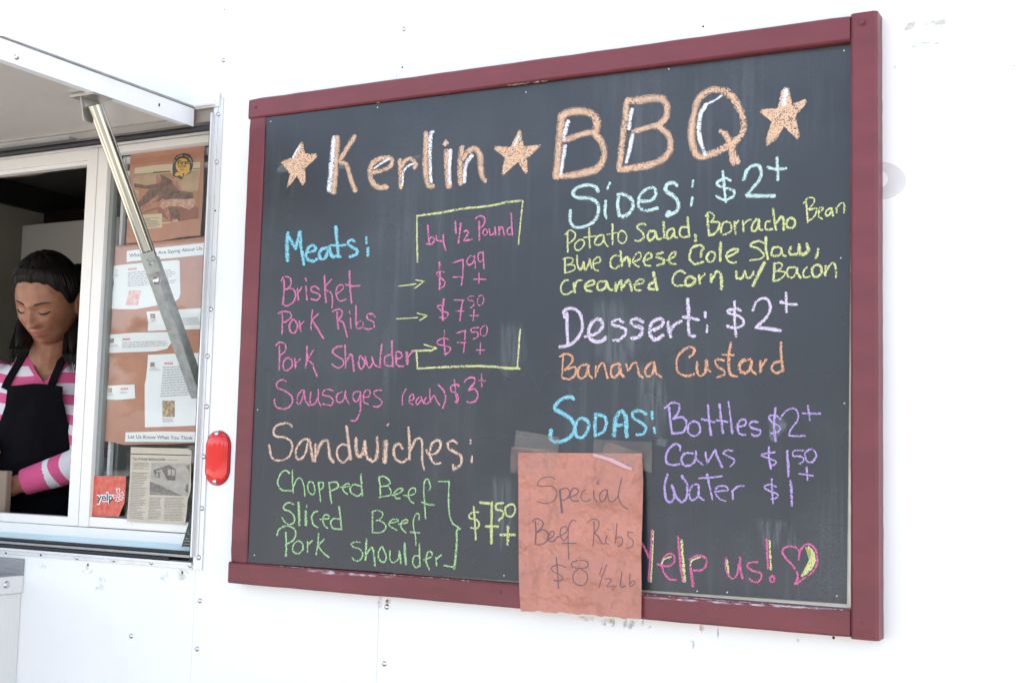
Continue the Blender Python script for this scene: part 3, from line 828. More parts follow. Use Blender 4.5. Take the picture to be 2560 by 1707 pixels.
PENCIL = '''@1270,1060
=pencil_word|"Special" in grey pencil|PENCIL|9
470,550 430,526 340,540 292,600 330,620 430,620 488,680 460,760 380,793 290,772
19: 517,662 540,883
520,652 590,640 618,690 580,748 537,760
590,740 688,700 698,652 650,642 620,700 642,763 708,765
780,652 740,680 730,740 770,773 828,750
905,560 890,590 910,600
855,662 860,730 888,773
980,652 922,690 922,760 960,768 988,700 990,655
990,660 1010,760 1060,768 1098,720
1140,540 1112,650 1107,740 1150,818 1203,850
=pencil_word|"Beef" in grey pencil|PENCIL|9
13: 273,967 280,1080 272,1188
245,970 280,942 338,965 348,1010 290,1078
290,1085 350,1052 398,1090 388,1160 330,1203 272,1200
400,1150 458,1110 450,1067 412,1090 402,1160 450,1168 498,1120
500,1130 588,1070 578,1022 532,1040 522,1110 560,1163 598,1120
680,970 650,957 612,1010 602,1100 602,1230 610,1353
545,1190 685,1190
=pencil_word|"Ribs" in grey pencil|PENCIL|9
860,967 860,1090 850,1218
795,980 850,947 908,970 898,1040 857,1088
865,1085 900,1120 940,1188 968,1195
1000,1045 1003,1053
990,1112 975,1180 1008,1200
1090,987 1080,1100 1070,1188
1075,1150 1120,1122 1148,1160 1130,1208 1102,1220
1250,1080 1202,1077 1202,1120 1248,1160 1248,1210 1210,1238 1182,1235
@1180,1200
=pencil_word|"$8" in grey pencil|PENCIL|9
940,870 860,842 797,870 812,910 888,950 908,980 870,1008 817,995
842,767 855,920 865,1083
1060,800 1002,820 1002,860 1080,880 1158,860 1148,812 1080,797
1060,887 1012,940 1022,1020 1090,1053 1148,1010 1148,930 1090,887
=pencil_word|"1/2 Lb" in grey pencil|PENCIL|8
1298,870 1275,943
1350,842 1310,940 1270,1073
1325,985 1370,982 1393,1000 1350,1060 1448,1055
1500,917 1485,1060 1538,1055
1580,932 1575,1050 1600,1053 1633,1020 1610,1002 1582,1030
'''
# ================================================================== THE SETTING
WY = 2.09        # outer face of the trailer wall
g = MB(); g.face([(-60, -60, 0), (60, -60, 0), (60, 60, 0), (-60, 60, 0)])
GR = mat('dry_gravel_ground', (0.36, 0.345, 0.32), 0.9, noise=0.3, nscale=3, bump=0.6, bscale=30)
obj('ground', g, GR, tag={'kind': 'structure', 'label': 'pale dusty gravel lot in front of the trailer'}, loc=(0, 0, 0))

trailer = empty('food_trailer', (-1.5, 3.1, 0), 'white riveted food trailer with an open serving window beside the menu board', 'food trailer')
# opening in the wall
OX1 = -1.860; OX0 = -3.35; OZ0 = 1.6 - 0.244; OZ1 = 1.6 + 0.752
def seam(px, py): return onY(px, py, WY).x
S1 = seam(489, 1427); S2 = seam(948, 1490)
XL, XR, ZB, ZT = -4.9, 1.6, 0.45, 2.98
G_ = 0.00035
def panel(x0, x1, z0=ZB, z1=ZT):
    m = MB(); m.box(x0 + G_, x1 - G_, WY, WY + 0.004, z0, z1); return obj('side_panel', m, WHITE, trailer)
panel(XL, OX0)
m = MB(); m.box(OX0 + G_, S1 - G_, WY, WY + 0.004, ZB, OZ0); obj('side_panel', m, WHITE, trailer)
m = MB(); m.box(OX0 + G_, S1 - G_, WY, WY + 0.004, OZ1, ZT); obj('side_panel', m, WHITE, trailer)
panel(S1, S2); panel(S2, XR)
m = MB()
m.box(XL, OX0, WY + 0.006, WY + 0.05, ZB, ZT); m.box(OX1, XR, WY + 0.006, WY + 0.05, ZB, ZT)
m.box(OX0, OX1, WY + 0.006, WY + 0.05, ZB, OZ0 - 0.03); m.box(OX0, OX1, WY + 0.006, WY + 0.05, OZ1 + 0.002, ZT)
INSUL = mat('dark_wall_core', (0.55, 0.55, 0.55), 0.9)
obj('wall_core', m, INSUL, trailer)
# body shell: other walls, roof, floor, ceiling
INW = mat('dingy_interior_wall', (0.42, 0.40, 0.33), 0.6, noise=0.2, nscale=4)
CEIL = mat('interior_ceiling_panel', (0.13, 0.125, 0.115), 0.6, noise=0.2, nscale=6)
YB = 4.25; CZ = 2.55; EX = -3.775
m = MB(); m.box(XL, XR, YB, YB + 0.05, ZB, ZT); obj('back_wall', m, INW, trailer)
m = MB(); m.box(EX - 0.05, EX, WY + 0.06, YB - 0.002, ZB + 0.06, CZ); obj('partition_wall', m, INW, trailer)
m = MB(); m.box(XL - 0.05, XL - 0.002, WY, YB + 0.05, ZB, ZT); m.box(XR + 0.002, XR + 0.05, WY, YB + 0.05, ZB, ZT); obj('end_wall', m, WHITE, trailer)
m = MB(); m.box(XL - 0.07, XR + 0.07, WY - 0.03, YB + 0.09, ZT + 0.002, ZT + 0.06); obj('roof', m, WHITE, trailer, bevel=0.01)
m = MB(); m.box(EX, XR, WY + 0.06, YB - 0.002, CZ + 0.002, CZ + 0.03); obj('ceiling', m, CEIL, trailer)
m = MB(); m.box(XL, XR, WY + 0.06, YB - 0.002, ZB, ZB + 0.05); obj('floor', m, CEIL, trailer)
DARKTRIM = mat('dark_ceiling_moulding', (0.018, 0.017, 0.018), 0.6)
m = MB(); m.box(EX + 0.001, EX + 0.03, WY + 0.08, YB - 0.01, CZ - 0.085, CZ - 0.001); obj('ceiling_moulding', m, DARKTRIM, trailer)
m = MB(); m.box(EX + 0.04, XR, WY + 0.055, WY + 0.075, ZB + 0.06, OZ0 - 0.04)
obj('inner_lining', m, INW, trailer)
for x in (-3.9, 0.6):      # wheels under the body
    m = MB(); n = 28
    for (ya, yb, rr, mi) in ((WY + 0.06, WY + 0.26, 0.33, 0), (WY + 0.05, WY + 0.06, 0.2, 1)):
        ra = [(x + rr * math.cos(2 * math.pi * k / n), ya, 0.33 + rr * math.sin(2 * math.pi * k / n)) for k in range(n)]
        rb = [(p[0], yb, p[2]) for p in ra]; m.hexa(ra, rb, mi)
    obj('wheel', m, [RUBBER, STEEL], trailer)

# trim round the hatch opening
tx0, tx1 = onY(482, 1407, WY - 0.004).x, onY(504, 1424, WY - 0.004).x
tz0 = onY(503, 1424, WY).z; tz1 = onY(556, 250, WY).z
m = MB(); m.box(tx0, tx1, WY - 0.004, WY - 0.0005, tz0, tz1 + 0.004)
m.box(tx0, tx0 + 0.004, WY - 0.014, WY - 0.0042, tz0 + 0.026, tz1 - 0.03)
m.box(tx0 + 0.0105, tx0 + 0.0135, WY - 0.0062, WY - 0.0042, tz0 + 0.026, tz1)
side_trim = obj('trim_strip', m, ALU, trailer, bevel=0.0006)
zb1 = onY(482, 1407, WY).z
m = MB(); m.box(OX0 - 0.03, tx0 - 0.0012, WY - 0.004, WY - 0.0005, tz0, zb1 + 0.0015); m.box(OX0 - 0.03, tx0 - 0.0012, WY - 0.009, WY - 0.0042, zb1 - 0.004, zb1 + 0.0015)
low_trim = obj('trim_strip', m, ALU, trailer, bevel=0.0006)
# sill channels and gaskets, bottom to top
zz = lambda py: onY(0, py, WY).z
m = MB(); m.box(OX0, tx0 + 0.001, WY - 0.004, WY + 0.012, zb1 + 0.003, zz(1366))
m.box(OX0, tx0 + 0.001, WY - 0.007, WY - 0.0045, zz(1371), zz(1368)); m.box(OX0, tx0 - 0.002, WY + 0.004, WY + 0.014, zz(1358), zz(1352))
obj('sill_channel', m, ALUDULL, trailer, bevel=0.0006)
gx = onY(427, 1389, WY).x
m = MB(); P0 = Vector((OX0, WY - 0.003, (zz(1359) + zz(1366)) / 2)); m.tube([P0, (gx - .1, P0.y, P0.z), (gx, P0.y, P0.z)], (zz(1358.4) - zz(1366.6)) / 2, 12); obj('lower_gasket', m, RUBBER, trailer)
m = MB(); P0 = Vector((OX0, WY + 0.004, (zz(1343) + zz(1351)) / 2)); m.tube([P0, (OX1 - 0.01, P0.y, P0.z)], (zz(1342.5) - zz(1351.5)) / 2, 12); obj('upper_gasket', m, RUBBER, trailer)
jx = onY(477.5, 1390, WY + 0.003).x
m = MB(); m.box(jx, tx0 + 0.0005, WY - 0.003, WY + 0.014, zz(1366), onY(531, 310, WY).z); obj('side_gasket', m, RUBBER, trailer, bevel=0.002)
# window sill
FY = 2.155
zs0 = zz(1343) + 0.0005; zs1 = onY(0, 1325.5, FY).z
m = MB(); m.hexa([(OX0, WY + 0.012, zs0 - 0.012), (OX1, WY + 0.012, zs0 - 0.012), (OX1, WY + 0.012, zs0), (OX0, WY + 0.012, zs0)],
                 [(OX0, FY + 0.01, zs1 - 0.012), (OX1, FY + 0.01, zs1 - 0.012), (OX1, FY + 0.01, zs1), (OX0, FY + 0.01, zs1)])
SILL = mat('sky_tinted_sill', (0.62, 0.85, 0.90), 0.3, noise=0.04, nscale=20)  # cyan of the reflected sky is put into the base colour
obj('window_sill', m, SILL, trailer)

# ---- serving window: frame, sashes, glass
def quad(pts, y): return [onY(a, b, y) for a, b in pts]
win = MB()
zt_f = onY(0, 372, FY).z + 0.02
def rect_frame(m, x0, x1, z0, z1, t, y0, y1, tb=None, tt=None):
    tb = tb or t; tt = tt or t
    m.box(x0, x1, y0, y1, z0, z0 + tb); m.box(x0, x1, y0, y1, z1 - tt, z1)
    m.box(x0, x0 + t, y0 + 0.0005, y1, z0 + tb, z1 - tt); m.box(x1 - t, x1, y0 + 0.0005, y1, z0 + tb, z1 - tt)
z_bot = onY(0, 1325, FY).z; z_sash = onY(0, 1304, FY).z; z_open = onY(0, 1281, FY + 0.012).z
z_otop = onY(0, 428, FY + 0.012).z; z_stop = onY(0, 398, FY).z
xm0 = onY(199, 880, FY + 0.012).x; xm1 = onY(250, 880, FY + 0.012).x
ztop_g = onY(400, 372, FY + 0.012).z
xr = OX1 + 0.01
fr = MB()
fr.box(OX0, xr, FY, FY + 0.05, z_bot - 0.01, z_sash); fr.box(OX0, xr, FY, FY + 0.05, z_stop, zt_f)
fr.box(xr - 0.02, xr, FY + 0.001, FY + 0.05, z_sash, z_stop); fr.box(OX0, OX0 + 0.03, FY + 0.001, FY + 0.05, z_sash, z_stop)
frame = obj('window_frame', fr, CREAM, trailer, bevel=0.001)
s1 = MB(); xa, xb = OX0 + 0.03, xm0
s1.box(xa, xm0 - 0.0005, FY + 0.008, FY + 0.035, z_sash + 0.001, z_open); s1.box(xa, xm0 - 0.0005, FY + 0.008, FY + 0.035, z_otop, z_stop - 0.001)
s1.box(xa, xm0 - 0.0005, FY + 0.013, FY + 0.035, z_otop - 0.010, z_otop - 0.0005)
obj('window_track', s1, CREAM, trailer, bevel=0.0008)
s2 = MB(); dx = (xm1 - xm0)
s2.box(xm0, xm0 + dx * 0.5, FY + 0.003, FY + 0.04, z_sash + 0.0015, z_stop - 0.0015)
s2.box(xm0 + dx * 0.5 + 0.0015, xm1, FY + 0.004, FY + 0.04, z_sash + 0.0015, z_stop - 0.0015)
obj('mullion', s2, CREAM, trailer, bevel=0.0015)
zg0 = onY(229, 1291, FY + 0.012).z; zg1 = onY(295, 384, FY + 0.012).z
s3 = MB(); s3.box(xm1 + 0.001, xr - 0.021, FY + 0.006, FY + 0.035, z_sash + 0.002, zg0); s3.box(xm1 + 0.001, xr - 0.021, FY + 0.006, FY + 0.035, zg1, z_stop - 0.002)
obj('fixed_sash', s3, CREAM, trailer, bevel=0.001)
GREYV = mat('grey_glazing_bead', (0.24, 0.26, 0.25), 0.5)
xg = onY(272 + 2, 480, FY + 0.02).x
bd = MB(); bd.box(xm1 + 0.0008, xm1 + 0.012, FY + 0.016, FY + 0.03, zg0 + 0.001, zg1 - 0.001); obj('glazing_bead', bd, GREYV, trailer)
bd = MB(); bd.box(xm1 + 0.013, xm1 + 0.021, FY + 0.040, FY + 0.05, zg0 + 0.001, zg1 - 0.001)
bd.box(xm1 + 0.022, xr - 0.022, FY + 0.042, FY + 0.052, onY(400, 430, FY + .04).z, onY(400, 418, FY + .04).z)
bd.box(xm1 + 0.022, xr - 0.022, FY + 0.042, FY + 0.052, onY(400, 400, FY + .04).z, zg1 - 0.001)
obj('inner_window_rail', bd, ALUW, trailer)
GY = FY + 0.024
m = MB(); m.face([(xm1 + 0.001, GY, zg0), (xr - 0.021, GY, zg0), (xr - 0.021, GY, zg1), (xm1 + 0.001, GY, zg1)]); obj('window_pane', m, GLASS, trailer)
# jambs of the recess
m = MB(); m.box(OX0, OX1, WY + 0.006, FY + 0.05, OZ1 - 0.006, OZ1 + 0.001)
m.box(OX1 + 0.0105, OX1 + 0.02, WY + 0.015, FY + 0.05, OZ0 - 0.02, OZ1 - 0.007); m.box(OX0 - 0.02, OX0 - 0.0005, WY + 0.006, FY + 0.05, OZ0 - 0.02, OZ1 - 0.007)
obj('recess_lining', m, CREAM, trailer)

# ---- hatch flap, open and level, hinged above the window
hatch_x1 = -1.905
UNDER = mat('textured_flap_lining', (0.60, 0.565, 0.52), 0.33, noise=0.08, nscale=6, bump=0.4, bscale=60)
z1h, z0h = 1.6 + 0.745, 1.6 + 0.703
yh0, yh1 = 1.08, WY - 0.012
flap = MB(); flap.box(OX0 + 0.02, hatch_x1 - 0.003, yh0 + 0.003, yh1, z0h + 0.006, z1h - 0.004)
flap_o = obj('hatch_flap', flap, UNDER, trailer)
e = MB(); e.box(hatch_x1 - 0.0025, hatch_x1, yh0, yh1, z0h, z1h - 0.012); e.box(hatch_x1 - 0.0025, hatch_x1 - 0.0006, yh0, yh1, z1h - 0.0118, z1h + 0.002)
e.box(hatch_x1 - 0.022, hatch_x1 - 0.0027, yh0, yh1 - 0.02, z0h + 0.001, z0h + 0.0055)
e.box(OX0 + 0.02, hatch_x1 - 0.003, yh0, yh0 + 0.0025, z0h, z1h)
obj('flap_edge', e, ALUW, flap_o, bevel=0.0005)
e = MB(); e.tube([(hatch_x1 - 0.001, yh0, z1h + 0.001), (hatch_x1 - 0.001, yh1, z1h + 0.001)], 0.0035, 8); obj('flap_bead', e, ALUDULL, flap_o)
e = MB(); yg = onZ(0, 364, z0h).y
e.tube([(OX0 + 0.02, WY - 0.004, z0h - 0.004), (OX1, WY - 0.004, z0h - 0.004)], 0.0075, 10); obj('hinge_gasket', e, RUBBER, trailer)
e = MB(); e.box(OX0 + 0.02, hatch_x1 - 0.03, yh1 - 0.055, yh1 - 0.05, z0h + 0.003, z0h + 0.0058); e.box(OX0 + 0.02, hatch_x1 - 0.35, yh1 - 0.028, yh1 - 0.006, z0h - 0.001, z0h + 0.0058); obj('flap_seam', e, ALUDULL, flap_o)
e = MB(); e.tube([(OX0, WY - 0.014, z1h + 0.006), (OX1 + 0.015, WY - 0.014, z1h + 0.006)], 0.0065, 10); e.box(OX0, OX1 + 0.02, WY - 0.010, WY - 0.0045, z1h - 0.002, z1h + 0.03)
obj('hinge', e, ALUW, trailer)
e = MB(); e.box(OX0 + .02, OX1 - 0.001, WY + 0.001, WY + 0.05, z0h + 0.012, OZ1 - 0.0065); obj('header_trim', e, mat('brown_grey_header', (0.30, 0.26, 0.22), 0.5), trailer)

# ---- strut holding the flap
T = onZ(235, 252, z0h - 0.012); T = Vector((-1.925, onX(238, 262, -1.925).y, onX(238, 262, -1.925).z))
B = Vector((-1.897, 2.128, 0)); B.z = onX(500, 990, -1.897).z
Mid = T.lerp(B, 0.0)
def proj(p):
    d = p - CAM; c = (d.x * right + d.y * Vector((0, 0, 0)) if False else Vector((d.dot(right), d.dot(down), d.dot(ahead)))); return (PW / 2 + c.x / c.z * FPX, PH / 2 + c.y / c.z * FPX)
best = min((abs(proj(T.lerp(B, t / 200))[1] - 655), t / 200) for t in range(200))[1]
Mid = T.lerp(B, best)
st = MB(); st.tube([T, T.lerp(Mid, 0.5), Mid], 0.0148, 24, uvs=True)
strut = obj('strut', st, reflection_band_tube(), trailer)
ch = MB(); dirv = (B - Mid).normalized()
M2 = Mid - dirv * 0.008
ch.bar(M2, B, 0.029, 0.026, (1, 0, 0)); obj('strut_channel', ch, GALV, strut, bevel=0.003)
br = MB(); br.box(T.x - 0.05, T.x + 0.016, T.y - 0.022, T.y + 0.03, z0h - 0.003, z0h + 0.004)
br.hexa([(T.x - 0.024, T.y - 0.016, z0h - 0.003), (T.x - 0.017, T.y - 0.012, z0h - 0.052), (T.x - 0.017, T.y + 0.012, z0h - 0.052), (T.x - 0.017, T.y + 0.028, z0h - 0.003)],
        [(T.x - 0.027, T.y - 0.016, z0h - 0.003), (T.x - 0.020, T.y - 0.012, z0h - 0.052), (T.x - 0.020, T.y + 0.012, z0h - 0.052), (T.x - 0.020, T.y + 0.028, z0h - 0.003)])
obj('strut_bracket', br, mat('bracket_metal', (0.5, 0.49, 0.45), 0.35, metal=0.8), strut, bevel=0.001)
lt = MB(); u = Vector((1, 0, 0)); fdir = Vector((0.55, -0.8, -0.1)).normalized()
c0 = M2 + fdir * 0.021
lt.bar(c0 - dirv * 0.012, c0 + dirv * 0.034, 0.03, 0.004, (0.82, 0.57, 0))
lt.tube([c0 + dirv * 0.012 + fdir * 0.001, c0 + dirv * 0.014 + fdir * 0.03 + Vector((0.012, 0, 0))], [0.0045, 0.003], 8)
obj('latch', lt, GALV, strut, bevel=0.0008)
lt = MB(); q = c0 + dirv * 0.05; lt.tube([q - fdir * 0.012, q - fdir * 0.003, q], [0.0095, 0.009, 0.004], 14); obj('button', lt, STEEL, strut)
lt = MB(); q = c0 + dirv * 0.003 + Vector((-.002, 0, 0)); lt.tube([q + fdir * 0.001, q + fdir * 0.0027], 0.0035, 10); obj('pin_hole', lt, RUBBER, strut)

# ---- rivets
def dome(r, h, n=14):
    m = MB(); P = []
    for i in range(6):
        a = i / 5 * math.pi / 2; P.append([(r * math.cos(a) * math.cos(2 * math.pi * k / n) if i < 5 else 0.0006 * math.cos(2 * math.pi * k / n), -h * math.sin(a), r * math.cos(a) * math.sin(2 * math.pi * k / n) if i < 5 else 0.0006 * math.sin(2 * math.pi * k / n)) for k in range(n)])
    P.insert(0, [(p[0] * 1.12, 0.0008, p[2] * 1.12) for p in P[0]])
    m.grid(P, closed=True); m.face(P[-1]); return m
rm = dome(0.0056, 0.0036)
rivet0 = obj('rivet', rm, STEEL, trailer); rivet0.location = onY(546, 286, WY - 0.004) - wloc(trailer)
rivet0.data.transform(Matrix.Translation(wloc(trailer)))
for (px, py, d) in [(542, 405, .004), (533, 646, .004), (527, 773, .004), (519, 890, .004), (517, 1016, .004), (509, 1141, .004), (505, 1270, .004), (497, 1393, .004),
                    (284, 1399, .004), (378.6, 1405.5, .004), (475.5, 1413, .004), (192, 1393, .004),
                    (559, 151, 0), (500, 1501, 0), (493, 1621, 0), (328, 1589, 0), (967, 1516, 0), (961, 1658, 0), (1010, 73, 0)]:
    copy_part(rivet0, trailer, onY(px, py, WY - d))
hole = MB(); n = 12; hole.hexa([(0.0022 * math.cos(2 * math.pi * k / n), -0.0006, 0.0024 * math.sin(2 * math.pi * k / n)) for k in range(n)], [(0.0022 * math.cos(2 * math.pi * k / n), 0.0004, 0.0024 * math.sin(2 * math.pi * k / n)) for k in range(n)])
HOLE = mat('empty_screw_hole', (0.03, 0.025, 0.02), 0.9)
h0 = obj('screw_hole', hole, HOLE, trailer); h0.data.transform(Matrix.Translation(wloc(trailer))); h0.location = onY(15, 1382, WY - 0.0042) - wloc(trailer)
for (px, py, d, sc) in [(102, 1387, .0042, 1), (538, 527, .0042, .9), (968, 1501, 0.0002, 1), (1758, 67, 0, .8), (1006, 169, 0, .9), (220, 1411, 0, 1.2), (456, 1430, 0, 1.2), (562, 25, 0, .6), (2084, 1593, 0, 1)]:
    copy_part(h0, trailer, onY(px, py, WY - d), (sc, 1, sc))
copy_part(h0, trailer, onX(398, 263, hatch_x1 + 0.0003), (0.9, 1.0, 1.6), (0, 0, math.pi / 2))
copy_part(rivet0, trailer, onX(41.5, 143, hatch_x1 + 0.0003), (1, 1, 1), (0, 0, math.pi / 2))
# rust and grime films on the wall (shapes of their own)
def blob(cx, cy, rx, ry, n=18, jag=0.25):
    return [(cx + rx * (1 + random.uniform(-jag, jag)) * math.cos(2 * math.pi * k / n), cy + ry * (1 + random.uniform(-jag, jag)) * math.sin(2 * math.pi * k / n)) for k in range(n)]
def film(name, polys, m_, y, parent, feather=True):
    for P in polys:
        m = MB(); W = [(y(a, b) if callable(y) else onY(a, b, y)) for a, b in P]; c = sum((Vector(p) for p in W), Vector()) / len(W)
        W2 = [c.lerp(p, 0.62) for p in W]; n = len(W)
        m.face(W2, 0, [(1, 0)] * n)
        for i in range(n): m.face([W[i], W[(i + 1) % n], W2[(i + 1) % n], W2[i]], 0, [(0, 0), (0, 0), (1, 0), (1, 0)])
        obj(name, m, m_, parent)
GRIME = veil_mat('grey_grime', (0.55, 0.55, 0.52), 0.35, 90, 0.42, 0.62)
RUST = veil_mat('rust_stain', (0.62, 0.48, 0.30), 0.5, 60, 0.35, 0.6)
GLUE = veil_mat('old_glue_residue', (0.52, 0.50, 0.38), 0.55, 120, 0.3, 0.6, stretch=(0.4, 1, 1))
SOOT = veil_mat('dark_scuff', (0.45, 0.45, 0.50), 0.5, 150, 0.48, 0.62, stretch=(1, 1, 0.35))
film('grime_stain', [blob(218, 1425, 16, 12), blob(255, 1450, 10, 14), blob(106, 1415, 10, 8), blob(454, 1436, 22, 18), blob(412, 1440, 14, 15), blob(250, 1468, 14, 7), blob(950, 1505, 8, 20)], GRIME, WY - 0.0004, trailer)
film('rust_stain', [blob(456, 1440, 9, 9), blob(1754, 1568, 7, 13), blob(970, 1503, 9, 8), blob(219, 1415, 8, 6), blob(1995, 1600, 5, 6), blob(1520, 1552, 22, 6), blob(1460, 1546, 30, 8)], RUST, WY - 0.0006, trailer)
film('scuff_mark', [blob(1524, 1556, 22, 14), blob(1572, 1559, 20, 14), blob(1604, 1560, 9, 16), blob(1730, 1612, 8, 16), blob(1620, 1566, 8, 6), blob(1795, 1585, 2.5, 22)], SOOT, WY - 0.0008, trailer)
film('glue_residue', [[(2256, 78), (2270, 55), (2292, 52), (2290, 70), (2262, 80)], [(2298, 72), (2305, 52), (2376, 44), (2375, 58), (2340, 70), (2305, 76)], [(2266, 122), (2276, 102), (2320, 104), (2366, 106), (2368, 116), (2300, 122)]], GLUE, WY - 0.0004, trailer)
arc = []
for k in range(15):
    a = -math.pi / 2 + math.pi * k / 14; arc.append((2196 + 70 * math.cos(a), 452 + 48 * math.sin(a)))
for k in range(15):
    a = math.pi / 2 - math.pi * k / 14; arc.append((2192 + 28 * math.cos(a), 448 + 24 * math.sin(a)))
m = MB()
for i in range(14):
    m.face([onY(*arc[i], WY - 0.0003), onY(*arc[i + 1], WY - 0.0003), onY(*arc[28 - i], WY - 0.0003), onY(*arc[29 - i], WY - 0.0003)], 0, [(1, 0)] * 4)
obj('decal_ghost', m, veil_mat('faded_decal_shadow', (0.56, 0.53, 0.52), 0.36, 14, -0.2, 0.7), trailer)
SCR = veil_mat('fine_scratch', (0.35, 0.36, 0.38), 0.6, 60, 0.3, 0.6)
film('scratch', [[(2510, 264), (2530, 260), (2546, 259), (2530, 263)], [(2484, 541), (2492, 530), (2500, 526), (2494, 533)], [(2236, 168), (2238, 158), (2239, 168), (2237, 176)], [(2530, 165), (2538, 163), (2540, 165), (2534, 167)]], SCR, WY - 0.0005, trailer)

# ---- red marker light
light = empty('marker_light', onY(540, 1145, WY), 'red oval marker light screwed to the wall right of the serving window', 'marker light')
REDL = bpy.data.materials.new('red_lens'); REDL.use_nodes = True; b = REDL.node_tree.nodes['Principled BSDF']
b.inputs['Base Color'].default_value = (0.72, 0.012, 0.012, 1); b.inputs['Roughness'].default_value = 0.12; b.inputs['Coat Weight'].default_value = 0.4
t = REDL.node_tree.nodes.new('ShaderNodeTexNoise'); t.inputs['Scale'].default_value = 90; r = REDL.node_tree.nodes.new('ShaderNodeValToRGB')
r.color_ramp.elements[0].color = (0.55, 0.008, 0.010, 1); r.color_ramp.elements[1].color = (0.85, 0.02, 0.015, 1); REDL.node_tree.links.new(t.outputs[0], r.inputs[0]); REDL.node_tree.links.new(r.outputs[0], b.inputs['Base Color'])
zc1, zc0 = onY(543, 1078, WY).z, onY(537, 1211, WY).z; lx0, lx1 = onY(517, 1145, WY).x, onY(566, 1145, WY - .012).x
hw = (lx1 - lx0) / 2; cx = (lx0 + lx1) / 2
def pill(s, y):
    h = (zc1 - zc0) / 2; cz = (zc0 + zc1) / 2; r_ = hw * s; P = []
    for k in range(24):
        a = math.pi * k / 23; P.append((cx + r_ * math.cos(a), y, cz + (h - hw) + r_ * math.sin(a)))
    for k in range(24):
        a = math.pi + math.pi * k / 23; P.append((cx + r_ * math.cos(a), y, cz - (h - hw) + r_ * math.sin(a)))
    return P
m = MB(); m.grid([pill(1.0, WY - 0.0003), pill(1.0, WY - 0.004), pill(0.96, WY - 0.0065), pill(0.86, WY - 0.009), pill(0.5, WY - 0.0125), pill(0.2, WY - 0.0132)], closed=True); m.face(pill(0.2, WY - 0.0132)); obj('lens', m, REDL, light)
m = MB(); m.grid([pill(1.05, WY - 0.0002), pill(1.05, WY - 0.003), pill(1.004, WY - 0.0035)], closed=True); obj('lens_base', m, mat('dark_red_base', (0.30, 0.01, 0.02), 0.4), light)
for (px, py) in ((542, 1084), (537, 1203)):
    r2 = copy_part(rivet0, light, onY(px, py, WY - 0.009), (1.05, 1.2, 1.05)); r2.name = 'screw'; 

# ---- steel counter below the window
ctx = onY(61, 1437, WY).x; cz1 = onX(61, 1437, ctx).z
box = empty('steel_counter', (ctx - 0.4, WY - 0.3, 0.5), 'brushed steel shelf unit with a folded rim under the serving window', 'counter')
rimz = onY(61, 1481, WY).z
bx = ctx - 0.006
m = MB(); m.box(bx - 0.9, bx, WY - 0.55, WY - 0.001, 0.75, rimz - 0.001); obj('side_panel', m, BRUSHED, box, bevel=0.001)
m = MB(); m.box(ctx - 0.91, ctx, WY - 0.56, WY - 0.001, rimz, cz1); obj('rim', m, BRUSHED, box, bevel=0.002)
bz = onY(62, 1396, WY).z
m = MB(); m.box(ctx - 0.91, ctx - 0.001, WY - 0.004, WY - 0.0012, cz1 + 0.0005, bz); obj('backsplash', m, BRUSHEDD, box)
m = MB(); m.box(ctx - 0.908, ctx - 0.003, WY - 0.555, WY - 0.005, cz1 + 0.0006, cz1 + 0.0022); obj('top_plate', m, BRUSHEDD, box)
for lx in (bx - 0.03, bx - 0.87):
    for ly in (WY - 0.52, WY - 0.04):
        m = MB(); m.box(lx - 0.015, lx + 0.015, ly - 0.015, ly + 0.015, 0.0, 0.7485); obj('leg', m, BRUSHED, box)
sc_ = copy_part(rivet0, box, onX(17, 1461, ctx + 0.0003), (1.5, 1.2, 1.5), (0, 0, math.pi / 2)); sc_.name = 'screw'
# ================================================================== CHALKBOARD
FR = 2.05         # front face of the board's frame
PY = 2.062        # face of the slate
z = lambda k: 1.6 + k * FR
SL0, SLK = FR + 0.006, 0.0101     # the slate sits deeper in the frame towards the right
def onS(px, py, d=0.0):
    r_ = ray(px, py); t = (SL0 - SLK * (-0.8222 * FR) - d) / (r_.y - SLK * r_.x); return CAM + r_ * t
def SY(x): return SL0 + SLK * (x + 0.8222 * FR)
board = empty('chalkboard_menu', (-1.08, FR + 0.02, z(-0.1336)), 'large black chalkboard menu in a maroon wooden frame covered in coloured chalk writing', 'chalkboard')
oxl, oxr, ixl, ixr = -0.8443 * FR, -0.2063 * FR, -0.8222 * FR, -0.22767 * FR
ozb, ozt, izb, izt = z(-0.1336), z(0.3603), z(-0.1126), z(0.3394)
def rail(P0, P1, y0, y1, mm, nseg=40, axis=0, bev=0.003):   # a slightly uneven bar, built as a bevelled lofted strip
    x0, zz0 = P0; x1, zz1 = P1; m = MB(); rows = []
    b = bev
    for i in range(nseg + 1):
        t = i / nseg; j = [random.gauss(0, 0.00018) for _ in range(4)]
        if axis == 0:
            x = x0 + (x1 - x0) * t; e = 0
            lo, hi = zz0 + j[0], zz1 + j[1]
            ring = [(y0 + b + j[2] * .5, lo), (y0 + j[2] * .5, lo + b), (y0 + j[3] * .5, hi - b), (y0 + b + j[3] * .5, hi), (y1, hi), (y1, lo)]
            rows.append([(x, p[0], p[1]) for p in ring])
        else:
            zc = zz0 + (zz1 - zz0) * t
            lo, hi = x0 + j[0], x1 + j[1]
            ring = [(y0 + b + j[2] * .5, lo), (y0 + j[2] * .5, lo + b), (y0 + j[3] * .5, hi - b), (y0 + b + j[3] * .5, hi), (y1, hi), (y1, lo)]
            rows.append([(p[1], p[0], zc) for p in ring])
    # ease the ends
    for k, s in ((0, 1), (-1, -1)):
        r = rows[k]; rows[k] = [((p[0] + (0.0 if axis else 0)), p[1] + (0.002 if p[1] < y0 + b * 1.1 else 0), p[2]) for p in r]
    m.grid(rows, 0, False, closed=True); m.face(list(reversed(rows[0]))); m.face(rows[-1])
    return m
